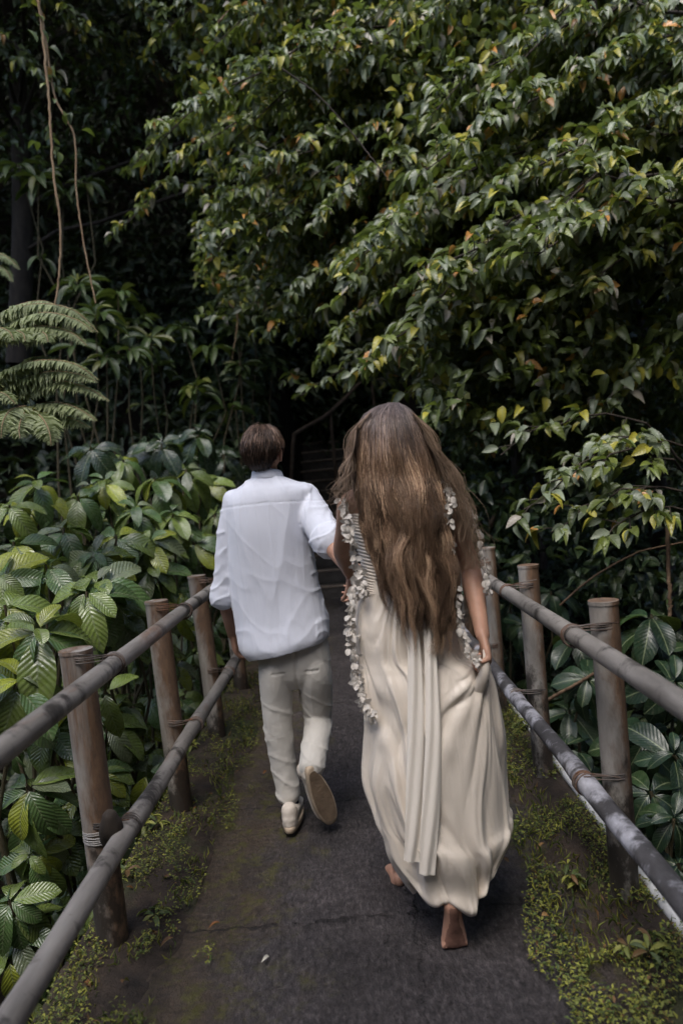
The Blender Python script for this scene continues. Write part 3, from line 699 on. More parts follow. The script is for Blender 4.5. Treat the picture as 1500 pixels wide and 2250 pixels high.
B3 = [((1480, 1010, 4.2), (1150, 1120, 4.0), {'tw': .35, 'r0': .007}), ((1500, 980, 4.4), (1230, 1050, 4.2), {'tw': .35, 'r0': .007}), ((1500, 1080, 4.0), (1210, 1170, 3.9), {'tw': .3, 'r0': .007}), ((1420, 930, 4.6), (1100, 1000, 4.6), {'tw': .3, 'r0': .007, 'dens': .6}), ((1500, 1120, 3.9), (1330, 1180, 3.8), {'tw': .25, 'r0': .006})]
T3 = [Vector((2.6, 5.0, -1.5)), Vector((2.35, 4.8, 0.6)), Vector((2.25, 4.7, 1.9)), Vector((2.3, 4.6, 2.6))]
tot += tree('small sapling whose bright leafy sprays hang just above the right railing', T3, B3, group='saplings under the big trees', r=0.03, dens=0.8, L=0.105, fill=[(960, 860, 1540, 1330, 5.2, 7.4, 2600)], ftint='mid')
B4 = [((1130, 700, 6.4), (900, 870, 6.0), {'tw': .35, 'r0': .007}), ((1100, 760, 6.2), (930, 930, 5.8), {'tw': .35, 'r0': .007}), ((1180, 800, 6.0), (990, 880, 5.8), {'tw': .3, 'r0': .007, 'dens': .7}), ((1000, 760, 6.8), (660, 870, 6.8), {'tw': .3, 'r0': .007, 'dens': .7}), ((1280, 850, 5.6), (1070, 960, 5.6), {'tw': .3, 'r0': .007, 'dens': .6})]
T4 = [Vector((1.9, 7.6, -0.6)), Vector((1.8, 7.4, 1.4)), Vector((1.7, 7.2, 2.4)), Vector((1.5, 7.0, 3.4))]
tot += tree('slender sapling with pale leaf sprays just above and right of the hair of the woman', T4, B4, group='saplings under the big trees', r=0.04, dens=0.8, fill=[(940, 590, 1540, 930, 4.9, 6.4, 2600)])
B5 = [((-60, -60, 8.2), (200, 60, 8), {'dens': .6}), ((60, -120, 8), (330, 40, 7.8), {'dens': .7}), ((100, -60, 9), (420, 130, 8.4), {'dens': .8}), ((250, -100, 8.6), (480, 40, 8.2), {}), ((120, 80, 9.2), (420, 200, 8.8), {'dens': .6}), ((-80, 60, 8.6), (110, 180, 8.3), {'dens': .5}),
      ((560, 260, 8.8), (290, 370, 7.8), {'dens': .5, 'tw': .4}), ((520, 400, 8.8), (250, 510, 8.0), {'dens': .5, 'tw': .4})]
T5 = [P(40, 800, 10.5), P(50, 500, 10.5), P(40, 200, 10.5), P(20, 0, 10.4), P(10, -300, 10.2)]
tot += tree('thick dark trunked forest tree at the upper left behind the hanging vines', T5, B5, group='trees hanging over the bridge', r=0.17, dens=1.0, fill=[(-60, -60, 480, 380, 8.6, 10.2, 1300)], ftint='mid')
# slim dark trunks behind the right-hand foliage
for i, (x, Y, r, lab) in enumerate([(1195, 8.2, .06, 'leftmost slim dark trunk in the shade right of the woman'), (1245, 8.6, .05, 'second slim dark trunk from the left in the shade on the right'), (1305, 7.8, .045, 'middle slim dark trunk in the shade on the right'), (1380, 8.4, .06, 'fourth slim dark trunk from the left, in front of bright grass'), (1455, 7.4, .07, 'thickest slim dark trunk at the right edge of the view')]):
    a = P(x, 1250, Y); g = G(); e = empty('slim_tree', a); tag(e, lab, 'tree', 'slim trunks in the shade on the right')
    trk = [a, P(x + random.uniform(-25, 25), 900, Y), P(x + random.uniform(-40, 40), 550, Y + .2), P(x + random.uniform(-60, 60), 200, Y + .3)]
    tube(g, trk, [r * .7, r * .6, r * .5, r * .35], 9, n=20, caps=False)
    under(e, g.build('trunk', M['bark'])); lv = Leaves('tree')
    for k in range(5):
        gb = G(); s = Vector(catmull([list(q) for q in trk], 20)[random.randint(9, 19)]); spray(gb, lv, s, s + Vector((random.uniform(-.9, .9), random.uniform(-.6, .3), random.uniform(.1, .6))), 'dark', dens=.6, tw=.35); under(e, gb.build('branch', M['bark']))
    under(e, lv.build('crown', M['tree'], None))
print('canopy leaves', tot)

# ------------------------------------------------------------------ undergrowth and far foliage (uncountable)
def undergrowth():
    lv = Leaves('tree')
    for _ in range(62000):
        x = random.uniform(-13, 12); y = random.uniform(9.2, 22)
        if random.random() < 0.35: y = random.uniform(9.2, 14)
        if abs(x - 0.15) < 1.15 and y < 14: continue
        h = hill(x, y); p = Vector((x, y, h)) + Vector((0, -random.uniform(0, .9), random.uniform(0, 0.6)))
        if fbm(p.x * .8, p.y * .8, p.z * .8) < -0.3: continue
        d = Vector((random.gauss(0, 1), random.gauss(-.6, 1), random.gauss(-.3, .5))).normalized()
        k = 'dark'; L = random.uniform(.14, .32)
        if p.x > 1.6 and 3.2 < p.z < 6 and random.random() < .55: c = (0.16 * random.uniform(.6, 1.2), 0.20 * random.uniform(.6, 1.2), 0.03)  # yellow-green leaves paint the sunlit patch on the far slope
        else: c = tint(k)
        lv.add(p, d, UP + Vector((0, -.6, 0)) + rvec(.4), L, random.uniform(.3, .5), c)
    for _ in range(16000):
        x = random.uniform(-2.5, 2.5); y = random.uniform(13.3, 24) if random.random() < .7 else random.uniform(9.6, 14)
        if y < 13.9 and abs(x - .15) < 1.25: continue
        p = Vector((x, y, hill(x, y))) + Vector((0, -random.uniform(0, .7), random.uniform(-.2, .6)))
        lv.add(p, Vector((random.gauss(0, 1), random.gauss(-.6, 1), random.gauss(-.3, .5))).normalized(), UP + Vector((0, -.6, 0)) + rvec(.4), random.uniform(.14, .3), random.uniform(.3, .5), tint('dark'))
    for _ in range(9000):
        p = Vector((random.uniform(-2.2, 2.4), random.uniform(13.5, 14.5), random.uniform(1.8, 7.6)))
        if abs(p.x - .15) > 1.3: p.y = random.uniform(9.4, 14); p.z = hill(p.x, p.y) + random.uniform(0, .6)
        elif p.z < .58 * (p.y - 9.6) + .5: continue
        lv.add(p, Vector((random.gauss(0, 1), random.gauss(-.6, 1), random.gauss(-.3, .5))).normalized(), UP + Vector((0, -.6, 0)) + rvec(.4), random.uniform(.14, .3), random.uniform(.3, .5), tint('dark'))
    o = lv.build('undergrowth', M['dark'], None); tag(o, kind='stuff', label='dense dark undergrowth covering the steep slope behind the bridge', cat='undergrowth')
    lv = Leaves('tree')
    for _ in range(26000):
        s = random.random() < .55
        x = -random.uniform(1.3, 9) if s else random.uniform(1.2, 8); y = random.uniform(.6, 10)
        h = hill(x, y); top = 1.1 + (0.35 * (-x - 1.5) if s else 0.25 * x) + .25 * (y - 3)
        z = h + random.random() ** 1.0 * max(.5, (min(h + 2.2, top) - h))
        if x > 0: z = h + random.random() * max(.4, (0.1 - h + .12 * y))
        if abs(x) < 1.9: z = min(z, -0.35)
        p = Vector((x, y, z))
        if s and p.z > 0.35 + 0.12 * y + .12 * (-x - 2): continue
        d = Vector((random.gauss(0, 1), random.gauss(-.4, 1), random.gauss(-.3, .5))).normalized()
        lv.add(p, d, UP + Vector((0, -.4, 0)) + rvec(.4), random.uniform(.09, .2), random.uniform(.3, .5), tint('dark'))
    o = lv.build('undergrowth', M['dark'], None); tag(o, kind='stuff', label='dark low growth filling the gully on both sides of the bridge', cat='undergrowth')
undergrowth()
def roof():
    "leaf canopy added out of view, above and beyond the frame, to keep the slope dark"
    lv = Leaves('tree')
    for _ in range(17000):
        x = random.uniform(-14, 12); y = random.uniform(7.2, 26); z = 6.9 + (y - 7.2) * .75 + random.uniform(0, 2.2)
        if z < 1.46 + .70 * y + 1.2: z = 1.46 + .70 * y + 1.2 + random.random()
        lv.add((x, y, z), Vector((random.gauss(0, 1), random.gauss(0, 1), -.3)).normalized(), UP + rvec(.3), random.uniform(.4, .8), .6, tint('dark'))
    for _ in range(7000):   # unseen leaf walls added left and right to cut the side light
        s = random.choice((-1, 1)); x = s * random.uniform(6.0, 10); y = random.uniform(-12, 8)
        if abs(x) < .47 * y + 1.6: x = s * (.47 * y + 1.6 + random.random()); z = random.uniform(-1, 9)
        lv.add((x, y, z), Vector((random.gauss(0, 1), random.gauss(0, 1), -.5)).normalized(), UP + rvec(.5), random.uniform(.4, .9), .6, tint('dark'))
    for _ in range(2600):   # overhang added right of the view to shade the right bank
        y = random.uniform(-1, 5.5); x = .47 * y + random.uniform(.75, 4.2); lv.add((x, y, random.uniform(2.6, 4.6)), Vector((random.gauss(0, 1), random.gauss(0, 1), -.4)).normalized(), UP + rvec(.4), random.uniform(.25, .5), .55, tint('dark'))
    for _ in range(7000):
        x = random.uniform(-9, 9); y = random.uniform(-12, -5); z = random.uniform(-1, 9)
        lv.add((x, y, z), Vector((random.gauss(0, 1), random.gauss(0, 1), -.5)).normalized(), UP + rvec(.5), random.uniform(.4, .9), .6, tint('dark'))
    tag(lv.build('shade_canopy', M['dark'], None), kind='stuff', label='unseen leaf canopy added around the view to shade the forest', cat='forest')
roof()

# ------------------------------------------------------------------ ferns
def fern(label, frs, trunk, Y):
    "fronds given as arcs that spring from a rachis; every arc is a row of comb-like leaflets"
    e = empty('tree_fern', trunk[0]); tag(e, label, 'tree fern', 'tree ferns on the left bank')
    g = G(); tube(g, trunk, [.07, .06, .03, .012, .008], 10, n=30); under(e, g.build('trunk', M['bark']))
    for arc in frs:
        k = len(arc); C = catmull([list(P(x / 2.5, y / 2.5 + 600, Y + dy)) for x, y, dy in arc], 90); T = nrm(np.gradient(C, axis=0)); lv = Leaves('tiny'); g = G()
        tube(g, C[::4], [.0042 * (1 - .75 * i / 22) for i in range(len(C[::4]))], 5, caps=False)
        ln = np.linalg.norm(np.diff(C, axis=0), axis=1).sum(); m = int(ln / .0072)
        for q in range(m):
            t = q / m; i = min(89, int(t * 89)); d = Vector(T[i]); up = Vector((0, -.25, 1)); up = (up - d * up.dot(d)).normalized(); s_ = d.cross(up)
            pl = .095 * (1 - t ** 2.2) * min(1, .45 + t * 4) + .008
            for s2 in (-1, 1):
                v = random.uniform(.8, 1.2); c = (.33 * v, .37 * v, .20 * v) if t > .12 else (.22 * v, .23 * v, .06 * v)
                lv.add(Vector(C[i]), (s_ * s2 + d * .30 - up * random.uniform(.25, .55)).normalized(), up + rvec(.10), pl * random.uniform(.85, 1.15), .27, c)
        f = under(e, lv.build('frond', M['fern'], None)); r = g.build('rachis', M['vine']); r.parent = f; r.matrix_parent_inverse = Matrix()
fern('tree fern whose upper arching fronds enter from the left edge above the lower ones', [
    [(-160, 330, .1), (0, 225, 0), (200, 168, -.1), (400, 200, -.2), (545, 330, -.3)], [(-60, 330, .05), (90, 262, 0), (250, 215, -.2), (420, 255, -.3), (520, 325, -.4)], [(0, 350, 0), (150, 300, -.1), (270, 292, -.2), (400, 330, -.3), (480, 400, -.4)],
    [(-100, 300, .3), (60, 190, .3), (220, 150, .2), (330, 180, .2)], [(30, 330, -.1), (80, 315, -.2), (125, 330, -.3), (140, 375, -.4)], [(170, 330, -.1), (215, 318, -.2), (250, 335, -.3), (265, 380, -.4)], [(-80, 330, -.2), (-10, 300, -.3), (50, 320, -.4), (75, 370, -.5)]],
    [P(-330, 1200, 4.6), P(-300, 950, 4.5), P(-200, 790, 4.3), P(-60, 735, 4.1), P(60, 732, 4.0)], 4.0)
fern('tree fern with the larger, lower spray of feathery fronds at the left edge', [
    [(-160, 660, .1), (0, 550, 0), (200, 480, -.1), (400, 495, -.2), (545, 590, -.3)], [(-40, 660, .05), (110, 590, 0), (270, 540, -.1), (430, 555, -.2), (540, 600, -.3)], [(60, 690, .05), (180, 620, 0), (320, 590, -.1), (480, 630, -.2), (605, 705, -.3)],
    [(150, 740, .05), (240, 712, 0), (350, 715, -.1), (450, 755, -.2), (535, 815, -.3)], [(190, 780, .05), (290, 775, 0), (400, 800, -.1), (500, 850, -.2)], [(140, 730, -.05), (60, 750, -.2), (15, 820, -.3), (5, 910, -.35)], [(165, 740, -.05), (125, 780, -.2), (105, 850, -.3), (110, 910, -.35)],
    [(180, 750, -.05), (235, 800, -.2), (270, 870, -.3), (282, 950, -.35)], [(-60, 640, .2), (60, 540, .2), (190, 460, .1), (330, 470, .0)], [(-120, 720, 0), (-60, 660, -.1), (20, 660, -.2), (90, 720, -.3)]],
    [P(-350, 1400, 3.9), P(-310, 1150, 3.9), P(-240, 960, 3.85), P(-100, 860, 3.82), P(74, 900, 3.78)], 3.8)
fern('small tree fern frond in shade at the far left above the other ferns', [
    [(-160, -60, .1), (-60, -120, 0), (40, -90, -.1), (110, -20, -.2)], [(-160, 0, .1), (-40, -50, 0), (30, -20, -.1), (70, 50, -.2)]],
    [P(-200, 900, 6.4), P(-190, 760, 6.4), P(-160, 640, 6.4), P(-120, 590, 6.4), P(-60, 575, 6.4)], 6.3)
# ------------------------------------------------------------------ vines and dead branches
def vine(label, pts, r, leaves=0, m='vine', name='hanging_vine', cat='vine', group='hanging vines at the upper left'):
    W3 = [P(*p) for p in pts]; e = empty(name, W3[-1]); tag(e, label, cat, group); g = G()
    C = catmull([list(q) for q in W3], 60); C = C + RNG.normal(0, r * .18, C.shape)
    tube(g, C, [r * (1 - .35 * i / 59) for i in range(60)], 7, caps=False); under(e, g.build('stem', M[m]))
    if leaves:
        lv = Leaves('tree')
        for _ in range(leaves):
            q = Vector(C[random.randint(2, 28)]) + rvec(.05); lv.add(q, rvec(1).normalized() + Vector((0, 0, -.3)), UP + rvec(.4), .11 * random.uniform(.6, 1.1), .5, tint('tree'))
        under(e, lv.build('foliage', M['tree'], None))
vine('longest orange-brown hanging vine with a leafy upper half, at the upper left', [(80, -40, 5.5), (95, 90, 5.5), (110, 250, 5.5), (118, 380, 5.5), (133, 500, 5.5), (130, 600, 5.5), (122, 668, 5.5)], .011, 26)
vine('thinner hanging vine curving right of the longest one', [(70, -60, 5.6), (100, 80, 5.55), (120, 210, 5.6), (163, 300, 5.6), (168, 420, 5.6), (185, 540, 5.6), (210, 665, 5.6)], .009, 10)
vine('very thin dark vine hanging in the middle left below the canopy', [(450, 560, 8), (475, 640, 8), (520, 690, 8), (510, 790, 8)], .010, 0)
vine('pale dead stick leaning across the upper foliage near the top centre', [(478, 50, 7.2), (500, 25, 7.2), (522, -10, 7.1)], .012, 0, 'twig', 'dead_branch', 'branch', 'dead branches')
vine('dead branch sloping up behind the nearest right post', [(1200, 1540, 4.0), (1290, 1490, 3.8), (1370, 1440, 3.7), (1460, 1385, 3.6)], .010, 0, 'twig', 'dead_branch', 'branch', 'dead branches')
vine('dead branch with a kink hanging at the right edge behind the rail', [(1465, 1130, 3.9), (1470, 1290, 3.8), (1475, 1380, 3.8), (1490, 1500, 3.6)], .012, 0, 'twig', 'dead_branch', 'branch', 'dead branches')
vine('pale slanting dead branch in shade right of the woman', [(1060, 1200, 7.0), (1090, 1120, 7), (1110, 1060, 7)], .022, 0, 'twig', 'dead_branch', 'branch', 'dead branches')
vine('long thin crooked branch above the right rail', [(1230, 1330, 4.4), (1300, 1270, 4.3), (1400, 1215, 4.2), (1510, 1190, 4.0)], .007, 0, 'twig', 'dead_branch', 'branch', 'dead branches')
vine('reddish fallen branch lying high in the foliage right of centre', [(1090, 690, 6.8), (1150, 645, 7), (1200, 608, 7)], .022, 0, 'twig', 'dead_branch', 'branch', 'dead branches')
vine('dark thin diagonal branch crossing the upper canopy', [(620, 150, 5.6), (700, 210, 5.6), (780, 300, 5.6), (850, 390, 5.5)], .007, 0, 'bark', 'dead_branch', 'branch', 'dead branches')

# ------------------------------------------------------------------ ground cover on the deck edges
def cover():
    lv = Leaves('tiny')
    for _ in range(80000):
        s = random.random() < .60
        y = 1.2 + random.random() ** 1.5 * 8
        if s: x = random.uniform(.40, .96); dn = fbm(x * 5, y * 3, 2) + (x - .72) * 1.6 + .14
        else: x = random.uniform(-1.0, -.55); dn = fbm(x * 5, y * 3, 9) + (-x - .80) * 1.5 + .0
        if dn < 0.06: continue
        hgt = random.random() ** 2 * .05 + .008
        p = Vector((x, y, .012 + hgt * .7 + (0.03 if abs(x) > .75 else 0)))
        d = Vector((random.gauss(0, 1), random.gauss(0, 1), random.uniform(-.1, .7))).normalized()
        lv.add(p, d, UP + rvec(.3), random.uniform(.007, .017) * (1.15 if s else 1), random.uniform(.3, .65), tint('moss'))
    for _ in range(11000):   # thin grass blades
        s = random.random() < .6; y = 1.3 + random.random() ** 1.4 * 8
        x = random.uniform(.52, 1.0) if s else random.uniform(-1.03, -.68)
        if fbm(x * 4, y * 2.5, 2 if s else 9) < -.05: continue
        lv.add((x, y, .02), Vector((random.gauss(0, .5), random.gauss(0, .5), 1)).normalized(), rvec(1), random.uniform(.015, .055), .09, tint('moss'))
    tag(lv.build('ground_cover', M['moss'], None), kind='stuff', label='moss and tiny creeping plants on both edges of the path', cat='moss')
    lv = Leaves('tree')
    for _ in range(130):
        s = random.random() < .5; x = random.uniform(.45, .95) if s else random.uniform(-.98, -.5); y = random.uniform(1.3, 8)
        lv.add((x, y, .045), Vector((random.gauss(0, 1), random.gauss(0, 1), .05)).normalized(), UP + rvec(.25), random.uniform(.02, .05), .4, random.choice([(.22, .09, .035), (.16, .08, .04), (.3, .17, .07), (.12, .06, .03)]))
    tag(lv.build('leaf_litter', M['moss'], None), kind='stuff', label='scattered small brown fallen leaves along the path edges', cat='leaf litter')
cover()
def weed(label, x, y, n, L, mk='lance'):
    e = empty('weed', (x, y, .02)); tag(e, label, 'weed', 'weeds on the edges of the path'); lv = Leaves('lance')
    g = G()
    for k in range(n):
        d = Vector((random.gauss(0, .5), random.gauss(0, .5), 1)).normalized(); h = L * random.uniform(.5, 1.6)
        p = Vector((x, y, .02)) + d * h; tube(g, [(x, y, .0), p], .002, 5)
        whorl(lv, p, (d + UP), L, 5, 'moss', .3, .34)
    under(e, g.build('stem', M['stem'])); under(e, lv.build('foliage', M['lance'], None))
for lab, px, py, n, L in [('small bright green weed at the foot of the nearest left post', 345, 2030, 3, .05), ('sprig of ferny weed between the first and second left posts', 270, 1950, 3, .05),
    ('leafy weed at the deck edge by the second left post', 330, 1840, 4, .055), ('leafy weed clump near the nearest right post, on the moss', 1260, 1960, 4, .045),
    ('tall thin weed with tiny pale flowers beside the second right post', 1150, 1620, 6, .05), ('weed clump at the lower right corner of the moss', 1420, 2120, 5, .05), ('weed by the third left post', 420, 1660, 4, .05)]:
    d = P(px, py, 1) - CAM; q = CAM + d * (-CAM.z / d.z); weed(lab, q.x, q.y, n, L)
# pale curled leaf on the asphalt
q = P(587, 2117, 1) - CAM; q = CAM + q * (-CAM.z / q.z); lv = Leaves('lance')
lv.add((q.x - .015, q.y - .02, .016), (.5, .8, .15), (0.2, -.5, 1), .05, .22, (.7, .68, .6))
tag(lv.build('fallen_leaf', M['paleleaf'], None), 'small pale curled leaf lying alone on the dark path in the foreground', 'leaf')

# ------------------------------------------------------------------ people: shared pieces
def A3(v): return np.array(list(v), float)
def limb(g, pts, rad, n=24, seg=16, ref=None): tube(g, pts, rad, seg, n=n, ref=ref if ref is not None else A3(CR))
def hand(g, wrist, d, pn, side, curl=0.5, size=1.0, curls=None):
    "palm, four unequal jointed fingers and a thumb; d = wrist to knuckles, pn = palm normal (fingers curl towards it)"
    d = Vector(d).normalized(); pn = Vector(pn); pn = (pn - d * pn.dot(d)).normalized(); s = d.cross(pn) * side   # thumb side
    w = Vector(wrist); z = size
    tube(g, [w - d * .01, w + d * .03 * z, w + d * .065 * z, w + d * .088 * z], [(.024 * z, .018 * z), (.034 * z, .017 * z), (.040 * z, .016 * z), (.038 * z, .012 * z)], 14, n=10, ref=A3(s))
    for i, (off, ln, base) in enumerate(((.030, .074, .084), (.010, .082, .090), (-.010, .077, .087), (-.029, .061, .079))):
        p = w + d * base * z + s * off * z; dd = (d + s * off * 2.5).normalized(); c = curls[i] if curls else curl * (1 + .12 * i); pts = [p - d * .012 * z, p]; nn = pn.copy()
        for seg, f in enumerate((.46, .31, .23)):
            ang = c * (0.9, 1.25, .8)[seg]; d2 = dd * math.cos(ang) + nn * math.sin(ang); nn = (nn * math.cos(ang) - dd * math.sin(ang)).normalized()
            dd = d2.normalized(); p = p + dd * ln * f * z; pts.append(p)
        tube(g, pts, [.0095 * z, .0094 * z, .0088 * z, .0078 * z, .0066 * z], 10, n=14)
    t0 = w + d * .018 * z + s * .022 * z; t1 = t0 + (d * .55 + s * .75).normalized() * .042 * z + pn * .01 * z; t2 = t1 + (d * .8 + s * .25 + pn * .45).normalized() * .032 * z; t3 = t2 + (d * .75 - s * .05 + pn * .6).normalized() * .026 * z
    tube(g, [t0, t1, t2, t3], [.015 * z, .0115 * z, .0105 * z, .008 * z], 10, n=14)
def head(g, c, f, u, sc=1.0):
    "cranium, jaw, brow, nose, lips, ears; c = middle of the head, f = facing"
    f = Vector(f).normalized(); u = Vector(u); u = (u - f * u.dot(f)).normalized(); r = f.cross(u); c = Vector(c); ax = [A3(r), A3(f), A3(u)]
    def e(x, y, z, rx, ry, rz, a=ax): ell(g, c + (r * x + f * y + u * z) * sc, (rx * sc, ry * sc, rz * sc), a)
    e(0, -.012, .030, .076, .092, .082); e(0, .028, -.010, .062, .064, .080); e(0, .038, -.062, .046, .046, .042); e(0, .062, -.088, .024, .022, .020)
    e(0, .080, .028, .050, .014, .012); tube(g, [c + (f * .086 + u * .022) * sc, c + (f * .104 - u * .012) * sc, c + (f * .108 - u * .026) * sc], [.007 * sc, .010 * sc, .013 * sc], 10, n=8)
    for s in (-1, 1):
        e(s * .032, .072, .008, .016, .012, .010); e(s * .040, .055, -.020, .022, .022, .02)
        e(s * .014, .094, -.028, .008, .010, .008)
        oa = [A3((r * s + f * .5).normalized()), A3((f - r * s * .5).normalized()), A3(u)]
        e(s * .080, -.004, -.006, .008, .017, .031, oa); e(s * .077, .004, -.026, .007, .010, .012, oa)
    e(0, .088, -.047, .022, .010, .006); e(0, .087, -.056, .019, .010, .007)
def strands(g, paths, cols, w0=0.0011, nseg=3):
    "thin tapering hair strands; paths (n,k,3)"
    for C, c in zip(paths, cols):
        k = len(C); T = nrm(np.gradient(C, axis=0)); a = nrm(np.cross(T, (0.31, -.9, .3))); b = np.cross(T, a)
        r = w0 * np.r_[np.linspace(.7, 1, 3), np.linspace(1, .25, k - 3)]
        V = np.stack([C + (a * math.cos(q) + b * math.sin(q)) * r[:, None] for q in (0, 2.094, 4.189)], 1).reshape(-1, 3)
        i = np.arange(k - 1)[:, None] * 3; j = np.arange(3)[None]; j2 = (j + 1) % 3
        g.add(V, np.stack([i + j, i + j2, i + 3 + j2, i + 3 + j], -1).reshape(-1, 4), tint=np.tile(c, (len(V), 1)) if np.ndim(c) == 1 else np.repeat(c, 3, 0))

def rings(levels, n, nseg, se=2.3, capped=True, fn=None, near=None):
    "levels: (pyL, pyR, Lpx, Rpx, depth Y, half depth); silhouette edges are given where they stand, surface is a stack of super-ellipses"
    A = []
    for pyL, pyR, Lp, Rp, Y, d in levels:
        a = P(Lp, pyL, Y); b = P(Rp, pyR, Y)
        if near:      # rows are given for the nearest point of the ring from row near onwards
            k = max(0, min(1, (pyL - near) / 400)); a.z += (P(Lp, pyL, Y - d).z - a.z) * k; b.z += (P(Rp, pyR, Y - d).z - b.z) * k
        A.append([*a, *b, d])
    A = catmull(A, n); th = np.linspace(0, 2 * math.pi, nseg, endpoint=False)
    c = np.sign(np.cos(th)) * np.abs(np.cos(th)) ** (2 / se); s = np.sign(np.sin(th)) * np.abs(np.sin(th)) ** (2 / se)
    V = []
    for i, r in enumerate(A):
        a, b, d = r[:3], r[3:6], r[6]; C = (a + b) / 2; h = (b - a) / 2
        V.append(C + np.outer(c, h) + np.outer(s, (0, -d, 0)))
    if capped:
        V = [V[0].mean(0) + (V[0] - V[0].mean(0)) * q for q in (.02, .5)] + V + [V[-1].mean(0) + (V[-1] - V[-1].mean(0)) * q for q in (.5, .02)]
    V = np.array(V); m = len(V)
    if fn is not None: V = fn(V, th)
    i = np.arange(m - 1)[:, None] * nseg; j = np.arange(nseg)[None]; j2 = (j + 1) % nseg
    Fq = np.stack([i + j, i + j2, i + nseg + j2, i + nseg + j], -1).reshape(-1, 4)[:, ::-1]
    if capped:
        h = nseg // 2
        for base, fl in ((0, 1), ((m - 1) * nseg, 0)):
            q = [[base + a, base + nseg - 1 - a, base + nseg - 2 - a, base + a + 1] for a in range(h - 1)]
            q = [x[::-1] if fl else x for x in q]; Fq = np.vstack([Fq, q])
    return V.reshape(-1, 3), Fq
def frame_pts(o, r, f, u, pts): return [Vector(o) + r * x + f * y + u * z for x, y, z in pts]
def shoe(root, name, o, f, u):
    "upper and rubber sole; o = back of the heel on the ground side, f = toe direction, u = up out of the shoe"
    f = Vector(f).normalized(); u = Vector(u); u = (u - f * u.dot(f)).normalized(); r = f.cross(u); o = Vector(o)
    prof = [(.028, .031, .028, .052), (.04, .034, .030, .056), (.06, .035, .030, .056), (.09, .036, .030, .054), (.13, .040, .034, .052), (.18, .046, .028, .036), (.23, .046, .024, .028), (.265, .034, .019, .020), (.28, .018, .014, .012)]
    g = G(); pts = [o + f * y + u * (.022 + zc) for y, w, zc, h in prof]; tube(g, pts, [(w, h * .62) for y, w, zc, h in prof], 20, n=30, ref=A3(r))
    tube(g, [o + f * .045 + u * .03, o + f * .050 + u * .085], [(.034, .046), (.034, .044)], 20, n=6, ref=A3(r))
    up_ = fused(name, g, .004, M['shoe'], root, lambda c: .0010 * fbm(c[0] * 60, c[1] * 60, c[2] * 60), 3)
    out = []
    for k in range(40):
        t = 2 * math.pi * k / 40; y = .140 - .146 * math.cos(t); yy = max(0, min(1, y / .286)); w = .040 + .009 * math.sin((yy - .25) * 3.3); w *= 1 if True else 0
        out.append((math.copysign(abs(math.sin(t)) ** .62, math.sin(t)) * w, y))
    g = G(); rowsz = [(.0, .55), (0.0, .93), (.004, 1.0), (.022, 1.01), (.027, .97), (.027, .5)]; V = []
    for z, sc in rowsz:
        V += [o + r * x * sc + f * (.14 + (y - .14) * sc) + u * z for x, y in out]
    n = 40; i = np.arange(len(rowsz) - 1)[:, None] * n; j = np.arange(n)[None]; j2 = (j + 1) % n
    Fq = np.stack([i + j, i + j2, i + n + j2, i + n + j], -1).reshape(-1, 4)
    Fq = np.vstack([Fq, [[a, a + 1, n - 2 - a, n - 1 - a] for a in range(n // 2 - 1)]])
    g.add([A3(v) for v in V], Fq); so = g.build('sole', M['sole']); so.parent = up_
    g = G(); sc = .90; V = []
    for z, s_ in ((-.0025, .86), (-.0025, .8), (-.0025, .02)): V += [o + r * x * s_ + f * (.14 + (y - .14) * s_) + u * z for x, y in out]
    i = np.arange(2)[:, None] * n; g.add([A3(v) for v in V], np.stack([i + j, i + j2, i + n + j2, i + n + j], -1).reshape(-1, 4))
    tr = g.build('sole_tread', M['soletread']); tr.parent = up_
    return up_

